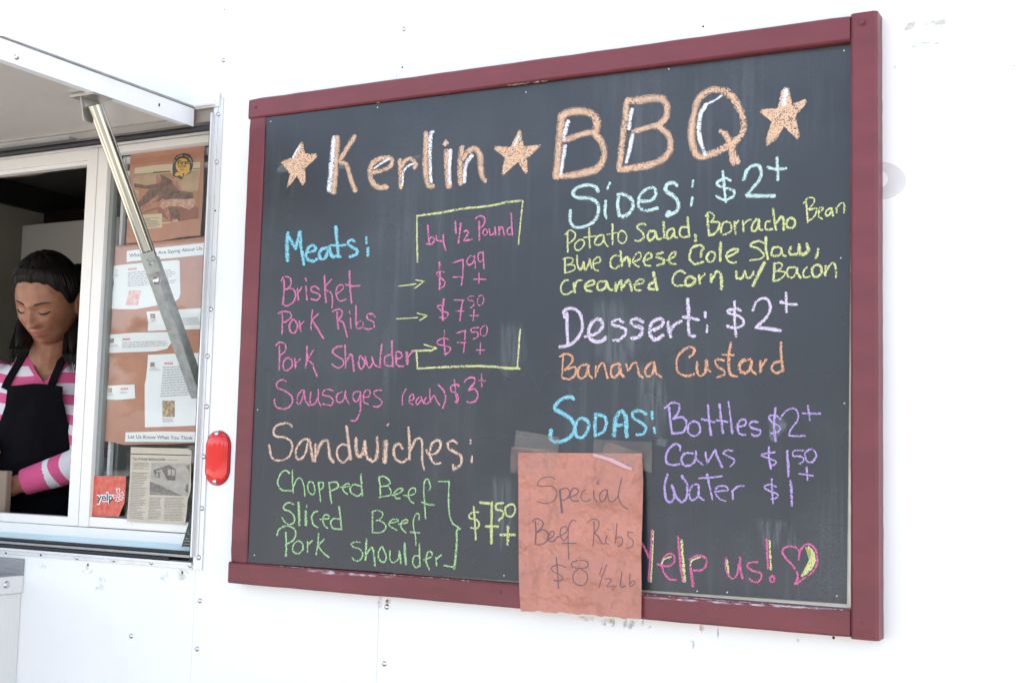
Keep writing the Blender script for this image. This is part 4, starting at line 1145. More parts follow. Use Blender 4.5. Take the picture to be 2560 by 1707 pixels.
WYb = WY - 0.001
obj('frame_rail', rail((oxl, izt), (ixr - 0.0008, ozt - 0.001), FR, WYb, 0), MAROON, board)
obj('frame_rail', rail((oxl - 0.0005, ozb), (ixr - 0.0008, izb), FR, WYb, 0), MAROON, board)
obj('frame_post', rail((onY(621.5, 299, FR).x, izb + 0.0008), (ixl, izt - 0.0008), FR + 0.001, WYb, 0, axis=1), MAROON, board)
rp = rail((ixr, ozb - 0.002), (oxr, ozt + 0.0015), FR - 0.0012, WYb, 0, nseg=60, axis=1, bev=0.0045)
obj('frame_post', rp, MAROON, board)
# backing timber seen in the gap round the slate
m = MB(); m.box(ixl + 0.0005, ixr - 0.0005, SY(ixr) + 0.0025, SY(ixr) + 0.008, izb + 0.0005, izt - 0.0005)
obj('backing_sheet', m, mat('pale_bare_plywood', (0.80, 0.76, 0.64), 0.8, noise=0.15, nscale=40), board)
# slate: cut slightly out of square, so pale gaps open along the right and the bottom
Sx0, Sz1 = ixl + 0.0006, izt - 0.0008
p_tr = onY(2124, 110, PY); p_br = onS(2116, 1509); p_bl = onY(617, 1400, PY); p_bl.z = min(p_bl.z, izb + 0.004)
sl = MB(); N = 30
tl = Vector((Sx0, PY, Sz1)); tr = Vector((ixr - 0.0006, PY, Sz1)); blc = Vector((Sx0, PY, izb + 0.0008)); brc = Vector((p_br.x, PY, p_br.z))
F_ = [Vector((v.x, SY(v.x), v.z)) for v in (blc, brc, tr, tl)]; sl.hexa(F_, [v + Vector((0, 0.002, 0)) for v in F_])
def slate():
    m = bpy.data.materials.new('chalkboard_black'); m.use_nodes = True; n = m.node_tree.nodes; L = m.node_tree.links; b = n['Principled BSDF']
    b.inputs['Roughness'].default_value = 0.36; b.inputs['Specular IOR Level'].default_value = 0.5
    tc = n.new('ShaderNodeTexCoord')
    def noise(scale, det, st=(1, 1, 1), ro=0.55):
        mp = n.new('ShaderNodeMapping'); mp.inputs['Scale'].default_value = st; L.new(tc.outputs['Object'], mp.inputs[0])
        t = n.new('ShaderNodeTexNoise'); t.inputs['Scale'].default_value = scale; t.inputs['Detail'].default_value = det; t.inputs['Roughness'].default_value = ro
        L.new(mp.outputs[0], t.inputs['Vector']); return t.outputs[0]
    def rng_(x, a, bb, lo, hi):
        r = n.new('ShaderNodeMapRange'); r.inputs[1].default_value = a; r.inputs[2].default_value = bb; r.inputs[3].default_value = lo; r.inputs[4].default_value = hi; L.new(x, r.inputs[0]); return r.outputs[0]
    def mul(a, bb, op='MULTIPLY'):
        k = n.new('ShaderNodeMath'); k.operation = op
        for i, x in enumerate((a, bb)):
            if isinstance(x, (int, float)): k.inputs[i].default_value = x
            else: L.new(x, k.inputs[i])
        return k.outputs[0]
    smear = mul(rng_(noise(2.6, 4), 0.45, 0.75, 0, 1), rng_(noise(700, 2), 0.4, 0.75, 0.15, 1))     # dusty wiped areas
    drip = mul(rng_(noise(60, 3, (1, 1, 0.05)), 0.52, 0.75, 0, 1), rng_(noise(3.0, 2), 0.45, 0.65, 0, 1))   # water runs
    fleck = mul(rng_(noise(420, 1), 0.77, 0.82, 0, 0.9), rng_(noise(5, 2), 0.4, 0.7, 0.1, 1))                # specks
    tot = mul(mul(mul(smear, 0.13), mul(mul(drip, rng_(noise(900, 1), 0.4, 0.7, 0.2, 1)), 0.12), 'ADD'), mul(fleck, 0.6), 'ADD')
    mx = n.new('ShaderNodeMixRGB'); mx.inputs[1].default_value = (0.020, 0.025, 0.033, 1); mx.inputs[2].default_value = (0.50, 0.55, 0.58, 1); L.new(tot, mx.inputs[0]); L.new(mx.outputs[0], b.inputs['Base Color'])
    bp = n.new('ShaderNodeBump'); bp.inputs['Strength'].default_value = 0.25; bp.inputs['Distance'].default_value = 0.0005; L.new(noise(500, 3), bp.inputs['Height']); L.new(bp.outputs[0], b.inputs['Normal'])
    L.new(rng_(noise(4, 3), 0.3, 0.7, 0.24, 0.34), b.inputs['Roughness'])
    return m
slate_o = obj('slate', sl, slate(), board)
# chalk
def catmull(P, step=3.0):
    if len(P) < 3:
        out = []
        n = max(2, int(math.dist(P[0], P[-1]) / step))
        return [(P[0][0] + (P[1][0] - P[0][0]) * i / n, P[0][1] + (P[1][1] - P[0][1]) * i / n) for i in range(n + 1)]
    Q = [(2 * P[0][0] - P[1][0], 2 * P[0][1] - P[1][1])] + P + [(2 * P[-1][0] - P[-2][0], 2 * P[-1][1] - P[-2][1])]
    if math.dist(P[0], P[-1]) < 3: Q[0] = P[-2]; Q[-1] = P[1]
    out = []
    for i in range(1, len(Q) - 2):
        a, b, c, d = Q[i - 1:i + 3]; n = max(2, int(math.dist(b, c) / step))
        for k in range(n):
            t = k / n
            out.append(tuple(0.5 * (2 * b[j] + (c[j] - a[j]) * t + (2 * a[j] - 5 * b[j] + 4 * c[j] - d[j]) * t * t + (3 * b[j] - a[j] - 3 * c[j] + d[j]) * t ** 3) for j in (0, 1)))
    out.append(P[-1]); return out
def ribbon(m, P, wpx, plane, mi, depth, jit=0.12):
    pts = catmull(P); n = len(pts); hw = wpx / 2
    # taper caps: extend half a width past both ends
    def ext(a, b, d):
        l = math.dist(a, b) or 1; return (a[0] + (a[0] - b[0]) / l * d, a[1] + (a[1] - b[1]) / l * d)
    cap0 = ext(pts[0], pts[1], hw * 0.75); cap1 = ext(pts[-1], pts[-2], hw * 0.75)
    seq = [(cap0, 0.35), (ext(pts[0], pts[1], hw * 0.45), 0.8)] + [(p, 1.0) for p in pts] + [(ext(pts[-1], pts[-2], hw * 0.45), 0.8), (cap1, 0.35)]
    L_, R_ = [], []; w_ = 1.0; N = len(seq)
    for i, (p, s) in enumerate(seq):
        a = seq[max(0, i - 1)][0]; b = seq[min(N - 1, i + 1)][0]
        dx, dy = b[0] - a[0], b[1] - a[1]; l = math.hypot(dx, dy) or 1; nx, ny = -dy / l, dx / l
        w_ += random.uniform(-jit, jit) * 0.5; w_ = min(1.15, max(0.85, w_)); h = hw * s * w_ * 1.10
        dd = depth + 0.00008 * i / N
        L_.append(plane(p[0] + nx * h, p[1] + ny * h, dd)); R_.append(plane(p[0] - nx * h, p[1] - ny * h, dd))
    for i in range(N - 1):
        u0, u1 = i / N, (i + 1) / N
        m.face([L_[i], L_[i + 1], R_[i + 1], R_[i]], mi, [(u0, 0), (u1, 0), (u1, 1), (u0, 1)])
def write(text, parent, plane, thick=True):
    cur = None; org = (0, 0)
    def flush():
        if not cur: return
        lab = cur['label']; q = lab.split('"'); toks = q[1].split() if len(q) > 2 else ['']
        if cur['name'] == 'chalk_letter': toks = [''] * 99
        cl = [[lo, hi, [k]] for k, (lo, hi) in enumerate(cur['ext'])]; cl.sort(key=lambda c: c[0]); mg = [cl[0]]
        for c in cl[1:]:
            if c[0] <= mg[-1][1] + 0.5: mg[-1][1] = max(mg[-1][1], c[1]); mg[-1][2] += c[2]
            else: mg.append(c)
        gaps = sorted(range(1, len(mg)), key=lambda i: mg[i - 1][1] - mg[i][0])[:len(toks) - 1]; gaps.sort(); parts = []; a = 0
        for g in gaps + [len(mg)]:
            parts.append([k for c in mg[a:g] for k in c[2]]); a = g
        for ti, ks in enumerate(parts):
            m = MB()
            for k in ks:
                s = cur['strokes'][k]
                for pts, mi, uv in s: m.face(pts, mi, uv)
            used_m = sorted({mi for k in ks for _, mi, _ in cur['strokes'][k]}); m.m = [used_m.index(x) for x in m.m]
            l2 = lab if len(parts) != len(toks) or len(toks) == 1 else q[0] + '"' + toks[ti] + '"' + q[2]
            obj(cur['name'], m, [CH[cur['mats'][x]] for x in used_m], parent, tag=None if cur['name'] == 'chalk_letter' else {'label': l2})
    for line in text.strip().splitlines():
        line = line.strip()
        if line[0] == '@': org = tuple(float(x) for x in line[1:].split(',')); continue
        if line[0] == '=':
            flush(); nme, lab, c, wd = line[1:].split('|'); cur = dict(name=nme, label=lab, mats=[c], w=float(wd), strokes=[], ext=[], i=0); continue
        mi = 0
        if line[0] == '#':
            c, line = line[1:].split(' ', 1)
            if c not in cur['mats']: cur['mats'].append(c)
            mi = cur['mats'].index(c)
        fill = line.startswith('F ')
        if fill: line = line[2:]; wd = 0
        elif ':' in line: wd, line = line.split(':'); wd = float(wd)
        else: wd = cur['w']
        P = [tuple(float(x) for x in q.split(',')) for q in line.split()]
        P = [(org[0] + a / 4, org[1] + b / 4) for a, b in P]
        xs = [a for a, _ in P]; cur['ext'].append((min(xs) - wd / 8, max(xs) + wd / 8)); T_ = MB(); T_.uv = []
        dep = 0.00025 + 0.00010 * (cur['i'] % 7) + (0.0008 if mi else 0); cur['i'] += 1
        if fill:
            n = len(P); c = (sum(p[0] for p in P) / n, sum(p[1] for p in P) / n)
            Q = [(c[0] + (p[0] - c[0]) * 0.85, c[1] + (p[1] - c[1]) * 0.85) for p in P]
            A = [plane(*p, dep) for p in P]; B_ = [plane(*p, dep) for p in Q]; C_ = plane(*c, dep)
            for i in range(n):
                j = (i + 1) % n
                T_.face([A[i], A[j], B_[j], B_[i]], mi, [(0, 0.06), (0, 0.06), (0, 0.5), (0, 0.5)])
                T_.face([B_[i], B_[j], C_], mi, [(0, 0.5)] * 3)
        else: ribbon(T_, P, wd / 4, plane, mi, dep)
        cur['strokes'].append([([T_.v[i] for i in f], a_, u_) for f, a_, u_ in zip(T_.f, T_.m, T_.uv)])
    flush()
write(CHALK, board, onS)
# chalk smudges where a hand has rubbed
SMU = veil_mat('rubbed_chalk_smudge', (0.45, 0.50, 0.54), 0.26, 25, 0.25, 0.75, rough=0.9)
SMR = veil_mat('rubbed_chalk_streak', (0.45, 0.50, 0.52), 0.20, 200, 0.35, 0.75, rough=0.9, stretch=(1, 1, 0.08))
film('chalk_smudge', [blob(1945, 1062, 26, 26), blob(1932, 1085, 14, 20), blob(706, 423, 14, 14), blob(1045, 392, 12, 5), blob(855, 415, 8, 10), blob(1655, 1105, 18, 12)], SMU, lambda a, b: onS(a, b, 0.00012), board)
film('chalk_streak', [[(1590, 900), (1650, 905), (1680, 1000), (1660, 1120), (1600, 1080), (1585, 980)], [(1470, 740), (1560, 740), (1610, 860), (1560, 960), (1480, 900)], [(1250, 800), (1310, 800), (1320, 900), (1260, 960), (1240, 880)], [(1225, 1180), (1285, 1190), (1290, 1330), (1255, 1400), (1225, 1300)], [(1880, 1290), (1990, 1300), (2000, 1380), (1900, 1370)]], SMR, lambda a, b: onS(a, b, 0.00018), board)
# staples and screws of the board
st_ = dome(0.0013, 0.0009, 8)
s0 = obj('staple', st_, mat('bright_staple', (0.9, 0.9, 0.9), 0.3, metal=0.3), board); s0.data.transform(Matrix.Translation(wloc(board))); s0.location = onS(677, 304) - wloc(board)
for q in [(2110, 127), (636, 1387), (2092, 1489), (944, 269), (1315, 231), (1672, 173), (2111, 1008), (644, 1024), (1743, 1477), (1260, 1438), (1818, 1540 - 60), (2102, 645)]:
    copy_part(s0, board, onS(*q))
hx = MB(); c = onY(2156, 57, FR - 0.0014); n = 20
hx.hexa([(c.x + 0.0062 * math.cos(2 * math.pi * k / n), c.y - 0.0012, c.z + 0.0062 * math.sin(2 * math.pi * k / n)) for k in range(n)], [(c.x + 0.0064 * math.cos(2 * math.pi * k / n), c.y + 0.001, c.z + 0.0064 * math.sin(2 * math.pi * k / n)) for k in range(n)])
hx.hexa([(c.x + 0.0042 * math.cos(2 * math.pi * k / 6), c.y - 0.005, c.z + 0.0042 * math.sin(2 * math.pi * k / 6)) for k in range(6)], [(c.x + 0.0044 * math.cos(2 * math.pi * k / 6), c.y - 0.0011, c.z + 0.0044 * math.sin(2 * math.pi * k / 6)) for k in range(6)])
obj('hex_bolt', hx, MAROON, board, bevel=0.0004)
for q in ((638, 268), (1251, 1480), (580, 1404), (2154, 1555)):
    m = MB(); c = onY(*q, FR - 0.0008); m.tube([c + Vector((0, 0.001, 0)), c - Vector((0, 0.0012, 0))], [0.0028, 0.0019], 10); obj('screw_head', m, MAROON, board)
# flaked paint and bare wood along the frame edges
CHIP = mat('bare_chipped_wood', (0.62, 0.52, 0.36), 0.8, noise=0.3, nscale=200); DUST = veil_mat('chalk_dust', (0.66, 0.60, 0.68), 0.7, 160, 0.38, 0.62, stretch=(0.3, 1, 1))
def chips(segs, zoff, yv, mm, name, wmm):
    m = MB()
    for (a, b, k) in segs:
        for _ in range(k):
            x = random.uniform(a, b); l = random.uniform(0.0012, 0.007); w_ = random.uniform(0.3, 1) * wmm
            n = 7; zc = zoff + random.uniform(-1, 1) * wmm * 0.6
            P = [(x + l * math.cos(2 * math.pi * q / n) * random.uniform(.6, 1), yv, zc + w_ * math.sin(2 * math.pi * q / n) * random.uniform(.6, 1)) for q in range(n)]
            m.hexa(P, [(p[0], p[1] + 0.0004, p[2]) for p in P])
    return obj(name, m, mm, board)
def chips_soffit():
    m = MB()
    for (a, b, k) in ((1270, 1320, 14), (1325, 1342, 5), (1352, 1366, 5), (1115, 1120, 1), (938, 952, 3)):
        for _ in range(k):
            px = random.uniform(a, b); x = onY(px, 215, FR).x; l = random.uniform(0.001, 0.004); y0 = FR + random.uniform(0.001, 0.008)
            m.box(x - l, x + l, y0, y0 + random.uniform(0.0006, 0.002), izt - 0.0009, izt - 0.0004)
    obj('paint_chip', m, CHIP, board)
chips_soffit()
chips([(onY(700, 1410, FR).x, onY(790, 1410, FR).x, 12), (onY(1700, 1495, FR).x, onY(2110, 1520, FR).x, 46), (onY(900, 1430, FR).x, onY(1180, 1450, FR).x, 14), (onY(1560, 1475, FR).x, onY(1700, 1490, FR).x, 8)], izb - 0.0006, FR - 0.0006, mat('pale_worn_edge', (0.62, 0.50, 0.58), 0.7), 'worn_edge', 0.0006)
film('chalk_dust', [[(760, 1421), (800, 1422), (900, 1434), (1000, 1440), (1000, 1445), (820, 1436), (766, 1428)], [(1600, 1489), (1850, 1506), (2100, 1521), (2100, 1526), (1850, 1512), (1600, 1494)]], DUST, FR - 0.0009, board)

# ================================================================== PAPER NOTE ON THE BOARD
note = empty('paper_note', (-1.05, FR, 1.25), 'pink butcher paper note with pencilled beef ribs special taped over the chalkboard', 'paper sign')
Lp = [(1295, 1131), (1296, 1230), (1296.5, 1330), (1297, 1440), (1299, 1490), (1301.5, 1526)]
Rp = [(1605, 1133), (1608, 1200), (1606, 1290), (1603, 1390), (1604, 1480), (1603, 1548)]
def poly_at(P, t):
    k = t * (len(P) - 1); i = min(int(k), len(P) - 2); f = k - i; return (P[i][0] + (P[i + 1][0] - P[i][0]) * f, P[i][1] + (P[i + 1][1] - P[i][1]) * f)
def note_y(u, v):
    k = min(1, max(0, (v - 0.12) / 0.62)); k = k * k * (3 - 2 * k)
    y = (PY - 0.0016) * (1 - k) + (FR - 0.0035) * k
    wr = 0.0016 * math.sin(7 * u + 5 * v) * math.sin(9 * v + 1) + 0.0007 * abs(math.sin(13 * u + 11 * v)) ** 6 + 0.0012 * math.sin(17 * u - 9 * v + 2) * max(0, v - 0.7) * 2.5
    curl = 0.004 * max(0, v - 0.86) / 0.14 * (0.3 + math.sin(u * 5 + 1) ** 2 * 0.7) + 0.003 * max(0, (u - 0.93) / 0.07) * (0.5 + 0.5 * math.sin(v * 8))
    return y - abs(wr) * min(1, v * 4) - curl
def note_pt(u, v, d=0.0):
    a, b = poly_at(Lp, v), poly_at(Rp, v); bow = -2.5 * math.sin(math.pi * u) * (v ** 6)
    jag = (1.6 * math.sin(u * 31) + 1.1 * math.sin(u * 67 + 1)) * (v ** 30)
    return onY(a[0] + (b[0] - a[0]) * u, a[1] + (b[1] - a[1]) * u + bow + jag, note_y(u, v) - d)
NU, NV = 44, 56
m = MB(); m.grid([[note_pt(i / NU, j / NV) for i in range(NU + 1)] for j in range(NV + 1)]); m.grid([[note_pt(i / NU, j / NV, -0.0003) for i in range(NU + 1)] for j in range(NV + 1)])
obj('sheet', m, SALMONP, note)
def note_plane(px, py, d):      # photo point -> point on the wavy sheet
    v = 0.5
    for _ in range(6):
        a, b = poly_at(Lp, min(1, max(0, v))), poly_at(Rp, min(1, max(0, v))); u = (px - a[0]) / (b[0] - a[0]); yy = a[1] + (b[1] - a[1]) * u; v += (py - yy) / 405
    u = min(1, max(0, u)); v = min(1, max(0, v)); return onY(px, py, note_y(u, v) - 0.0003 - d * 0.15)
write(PENCIL, note, note_plane)
film_sp = mat('grease_spot', (0.30, 0.07, 0.05), 0.6)
m = MB()
for (px, py, r_) in ((1532, 1472, 2.6), (1345, 1309, 1.8), (1313, 1372, 1.6), (1375.5, 1337, 1.5), (1529, 1519, 1.6), (1640 - 80, 1300, 0.8)):
    P = [note_plane(px + r_ * math.cos(k * .7), py + r_ * math.sin(k * .7), 0.001) for k in range(9)]; m.face(P)
obj('grease_spot', m, film_sp, note)
TAPE = veil_mat('brown_packing_tape', (0.34, 0.31, 0.28), 0.34, 9, 0.1, 0.7, rough=0.18, spec=0.8)
TAPC = veil_mat('clear_tape_on_paper', (0.60, 0.38, 0.33), 0.32, 30, 0.3, 0.75, rough=0.12, spec=0.8)
def tape_strip(P, d, mm, name='tape'):
    m = MB(); NN = 10; a, b, c, e = P
    def pt(u, v):
        x0 = a[0] + (b[0] - a[0]) * u; y0 = a[1] + (b[1] - a[1]) * u; x1 = e[0] + (c[0] - e[0]) * u; y1 = e[1] + (c[1] - e[1]) * u
        px, py = x0 + (x1 - x0) * v, y0 + (y1 - y0) * v
        inside = 1297 < px < 1605 and py > 1133
        base = note_y(0.5, max(0, min(1, (py - 1132) / 400))) if inside else PY - 0.0014
        return onY(px, py, min(base, PY - 0.0014) - d - 0.0002 * math.sin(u * 9 + v * 5))
    m.grid([[pt(i / NN, j / NN) for i in range(NN + 1)] for j in range(NN + 1)], uv=lambda i, j: (1, 1)); return obj(name, m, mm, note)
K = lambda x, y: (1270 + x / 4, 1060 + y / 4)
tape_strip([K(80, 60), K(512, 128), K(508, 300), K(62, 240)], 0.0006, TAPE)
tape_strip([K(30, 222), K(480, 262), K(500, 520), K(20, 482)], 0.0009, TAPC)
tape_strip([K(858, 150), K(1440, 180), K(1438, 485), K(850, 320)], 0.0007, TAPE)
tape_strip([K(980, 170), K(1350, 290), K(1360, 440), K(900, 420)], 0.0010, TAPC)
m = MB(); q = [K(852, 290), K(890, 300), K(1050, 345), K(1240, 440), K(1240, 462), K(1160, 440), K(1000, 365), K(850, 318)]
m.face([note_plane(a, b, 0.008) for a, b in q]); obj('tape_fold', m, mat('folded_tape_edge', (0.55, 0.34, 0.37), 0.3), note)
# ================================================================== PAPERS IN THE WINDOW
def c5(x, y): return (200 + x / 4.3556, 340 + y / 4.3556)
def c6(x, y): return (200 + x / 3.7333, 680 + y / 3.7333)
def c7(x, y): return (200 + x / 3.92, 1060 + y / 3.92)
def sheet_poly(name, P, y, m_, parent=None, label=None, cat=None, th=0.0004, sub=8, wav=0.0, group=None):
    # a thin sheet cut to polygon P, gently wavy; built as a triangulated slab
    W = [onY(a, b, y) for a, b in P]
    bm = bmesh.new(); vs_ = [bm.verts.new(p) for p in W]; f = bm.faces.new(vs_)
    r = bmesh.ops.extrude_face_region(bm, geom=[f]); ev = [v for v in r['geom'] if isinstance(v, bmesh.types.BMVert)]
    bmesh.ops.translate(bm, verts=ev, vec=(0, th, 0)); bmesh.ops.recalc_face_normals(bm, faces=bm.faces)
    if parent is None:
        c = sum((Vector(p) for p in W), Vector()) / len(W); off = c
    else: off = wloc(parent)
    bmesh.ops.translate(bm, verts=bm.verts, vec=-off)
    me = bpy.data.meshes.new(name); bm.to_mesh(me); bm.free(); me.materials.append(m_)
    o = bpy.data.objects.new(name, me); COL.objects.link(o)
    if parent is None:
        o.location = off
    else: o.parent = parent
    if label: o['label'] = label
    if cat: o['category'] = cat
    if group: o['group'] = group
    return o
def flat(name, polys, y, m_, parent):
    m = MB()
    for P in polys: m.face([onY(a, b, y) for a, b in P])
    return obj(name, m, m_, parent)
def lerp2(a, b, t): return (a[0] + (b[0] - a[0]) * t, a[1] + (b[1] - a[1]) * t)
def bil(Q, u, v):  # Q = TL TR BR BL
    return lerp2(lerp2(Q[0], Q[1], u), lerp2(Q[3], Q[2], u), v)
def lines(Q, y, rows, parent, m_=None, fill=0.55, ragged=0.2, name='printed_text', seed=1, bold=()):
    r_ = random.Random(seed); m = MB()
    for i in range(rows):
        end = 1 - (r_.random() * ragged if r_.random() < 0.8 else r_.random() * 0.6); u = 0; v0 = (i + 0.5 - fill / 2) / rows; v1 = (i + 0.5 + fill / 2) / rows
        while u < end:
            l = r_.uniform(0.02, 0.085); e_ = min(end, u + l); k = 0
            while u < e_:   # letters inside a word vary in height
                g_ = min(e_, u + 0.012); a = v0 + r_.random() * 0.22 * (v1 - v0)
                m.face([onY(*bil(Q, u, a), y), onY(*bil(Q, g_, a), y), onY(*bil(Q, g_, v1), y), onY(*bil(Q, u, v1), y)], 1 if i in bold else 0); u = g_ + 0.004
            u += 0.013
    return obj(name, m, [m_ or INKL, INKB], parent, tag={'kind': 'stuff'})
def text3d(s, p0, p1, cap, y, m_, parent, name='printed_words', extra=0.0, up=(0, -1), off=0.0):
    cu = bpy.data.curves.new('t', 'FONT'); cu.body = s; cu.offset = off; cu.resolution_u = 3
    to = bpy.data.objects.new('t', cu); COL.objects.link(to); dg = bpy.context.evaluated_depsgraph_get(); me = to.evaluated_get(dg).to_mesh()
    V = [tuple(v.co) for v in me.vertices]; Fs = [tuple(p.vertices) for p in me.polygons]
    to.to_mesh_clear() if False else None
    x0 = min(v[0] for v in V); x1 = max(v[0] for v in V)
    m = MB(); m.v = []
    for v in V:
        t = (v[0] - x0) / (x1 - x0); h = v[1] / 0.72 * cap
        m.v.append(tuple(onY(p0[0] + (p1[0] - p0[0]) * t + up[0] * h, p0[1] + (p1[1] - p0[1]) * t + up[1] * h, y)))
    m.f = Fs; m.m = [0] * len(Fs); m.sm = [False] * len(Fs); m.uv = [[(0, 0)] * len(f) for f in Fs]
    bpy.data.objects.remove(to); bpy.data.curves.remove(cu)
    return obj(name, m, m_, parent)
BK = GY + 0.008
ka = sheet_poly('butcher_paper', [c5(*p) for p in [(552, 192), (800, 165), (1355, 96), (1350, 300), (1342, 560), (1330, 800), (1308, 1085), (1200, 1092), (1100, 1103), (960, 1130), (820, 1150), (640, 1162), (500, 1168), (512, 1000), (520, 800), (532, 500)]], BK, KRAFT,
   label='upper brown butcher paper panel hanging inside the window glass behind the magazine page', cat='paper')
kb = sheet_poly('butcher_paper', [c5(310, 1208), c5(800, 1158), c5(1372, 1098), (518, 700), (512, 900), (500, 1060), c7(1145, 183), c7(900, 195), c7(430, 203), c7(300, 172), c7(163, 160), c6(165, 1400), c6(180, 1100), c6(200, 740), c6(215, 400), (266, 680)], BK - 0.0015, KRAFT,
   label='tall brown butcher paper panel in the window carrying the pinned customer reviews', cat='paper')
# magazine page
PT = mat('magazine_page_cream', (0.62, 0.50, 0.33), 0.5); PTAN = mat('photo_tan', (0.54, 0.36, 0.21), 0.5, noise=0.3, nscale=30); PORG = mat('photo_orange', (0.46, 0.21, 0.11), 0.5, noise=0.2, nscale=30)
CRUST = mat('photo_charred_meat', (0.04, 0.025, 0.018), 0.5, noise=0.8, nscale=75, col2=(0.26, 0.13, 0.085)); MEAT = mat('photo_pink_meat', (0.56, 0.28, 0.20), 0.5, noise=0.5, nscale=70, col2=(0.30, 0.08, 0.05)); MEATL = mat('photo_pale_meat', (0.66, 0.46, 0.34), 0.5, noise=0.4, nscale=110, col2=(0.42, 0.16, 0.11))
PMAR = mat('photo_maroon_table', (0.30, 0.10, 0.07), 0.5, noise=0.2, nscale=40)
mp_ = sheet_poly('magazine_page', [c5(*p) for p in [(597, 350), (800, 322), (1313, 282), (1300, 500), (1290, 700), (1293, 905), (1100, 925), (880, 960), (700, 985), (640, 900), (585, 620), (583, 480)]], BK - 0.001, PT, label='magazine page showing sliced smoked meat with a badge sticker, in the upper window', cat='magazine page')
y1 = BK - 0.00130
flat('printed_photo', [[c5(*p) for p in [(585, 430), (1000, 402), (1300, 372), (1292, 700), (1293, 903), (1100, 925), (700, 960), (590, 650)]]], y1, PORG, mp_)
flat('printed_photo', [[c5(*p) for p in [(590, 440), (830, 415), (832, 520), (700, 545), (588, 520)]], [c5(*p) for p in [(990, 410), (1300, 376), (1290, 590), (1200, 610), (1110, 590), (1060, 500)]], [c5(*p) for p in [(580, 580), (640, 600), (640, 650), (600, 700), (625, 640)]]], y1 - 0.0001, PTAN, mp_)
flat('printed_photo', [[c5(*p) for p in [(650, 860), (840, 800), (860, 850), (1000, 940), (1290, 900), (1290, 780), (1240, 760), (860, 770), (700, 820)]]], y1 - 0.00015, PMAR, mp_)
flat('printed_meat', [[c5(*p) for p in [(588, 515), (720, 540), (850, 520), (825, 440), (880, 420), (980, 470), (1060, 540), (1100, 600), (1230, 620), (1235, 690), (1000, 690), (900, 720), (780, 720), (650, 780), (630, 730), (720, 620), (760, 580), (590, 560)]], [c5(*p) for p in [(960, 790), (1050, 780), (1090, 850), (1085, 930), (1000, 940), (985, 880)]]], y1 - 0.0002, CRUST, mp_)
flat('printed_meat', [[c5(*p) for p in [(660, 780), (850, 640), (860, 670), (800, 740), (660, 835)]], [c5(*p) for p in [(835, 745), (900, 680), (940, 700), (860, 780)]], [c5(*p) for p in [(900, 790), (960, 790), (985, 870), (975, 930), (940, 870)]], [c5(*p) for p in [(1000, 440), (1050, 470), (1105, 590), (1080, 600), (1010, 520)]], [c5(*p) for p in [(830, 440), (870, 425), (890, 480), (850, 520)]]], y1 - 0.0003, MEAT, mp_)
flat('printed_meat', [[c5(*p) for p in [(860, 760), (930, 700), (1000, 685), (1150, 690), (1240, 680), (1262, 720), (1240, 770), (1190, 805), (1100, 770), (980, 765), (900, 795)]], [c5(*p) for p in [(1000, 915), (1060, 905), (1080, 935), (1010, 942)]]], y1 - 0.00035, MEATL, mp_)
flat('page_rule', [[c5(800, 392), c5(985, 380), c5(985, 394), c5(800, 408)], [c5(1225, 358), c5(1306, 350), c5(1306, 358), c5(1225, 366)]] + [[c5(592 + i * 22, 414 - i * 1.7), c5(592 + i * 22 + 11, 413 - i * 1.7), c5(592 + i * 22 + 11, 427 - i * 1.7), c5(592 + i * 22, 428 - i * 1.7)] for i in range(10)], y1 - 0.0001, INKB, mp_)
flat('caption_box', [[c5(655, 862), c5(893, 845), c5(895, 998), c5(640, 1020)]], y1 - 0.0004, PT, mp_)
lines([c5(690, 890), c5(885, 880), c5(885, 990), c5(690, 1000)], y1 - 0.0006, 7, mp_, INK, seed=3)
bdg = MB()
BLK = mat('badge_black', (0.03, 0.032, 0.038), 0.4); GOLD = mat('badge_gold', (0.72, 0.40, 0.07), 0.4)
P = [c5(*p) for p in [(1130, 188), (1190, 205), (1228, 265), (1230, 330), (1205, 400), (1130, 440), (1105, 478), (1060, 455), (1012, 440), (1005, 360), (1015, 270), (1050, 215)]]
bdg.face([onY(a, b, y1 - 0.0007) for a, b in P], 0)
bdg.face([onY(*c5(1120 + 78 * math.cos(k * .25), 325 + 82 * math.sin(k * .25)), y1 - 0.0009) for k in range(25)], 1)
bdg.face([onY(*c5(*p), y1 - 0.0009) for p in [(1050, 395), (1120, 405), (1118, 450), (1085, 430), (1048, 440), (1030, 425)]], 1); bdg.face([onY(*c5(*p), y1 - 0.0009) for p in [(1140, 400), (1190, 370), (1205, 380), (1150, 425), (1130, 440)]], 1)
bo = obj('badge', bdg, [BLK, GOLD], mp_)
text3d('First', c5(1062, 318), c5(1190, 305), 11, y1 - 0.0011, BLK, mp_, off=0.035, name='badge_words'); text3d('PLATES', c5(1072, 348), c5(1158, 340), 5.5, y1 - 0.0011, BLK, mp_, off=0.035, name='badge_words'); text3d('2014', c5(1090, 378), c5(1132, 374), 4, y1 - 0.0011, BLK, mp_, off=0.035, name='badge_words')
al = 'THE AUSTIN CHRONICLE'; lett = MB()
for i, chh in enumerate(al):
    if chh == ' ': continue
    a = math.radians(195 + i * 150 / (len(al) - 1)); cx_, cy_ = c5(1120 + 94 * math.cos(a), 322 + 100 * math.sin(a)); tx, ty = -math.sin(a), math.cos(a)
    q = (cx_ - tx * 1.3, cy_ - ty * 1.3); q2 = (cx_ + tx * 1.3, cy_ + ty * 1.3)
    text3d(chh, q, q2, 3.4, y1 - 0.0011, PT, bo, name='badge_letter', up=(ty, -tx), off=0.02)

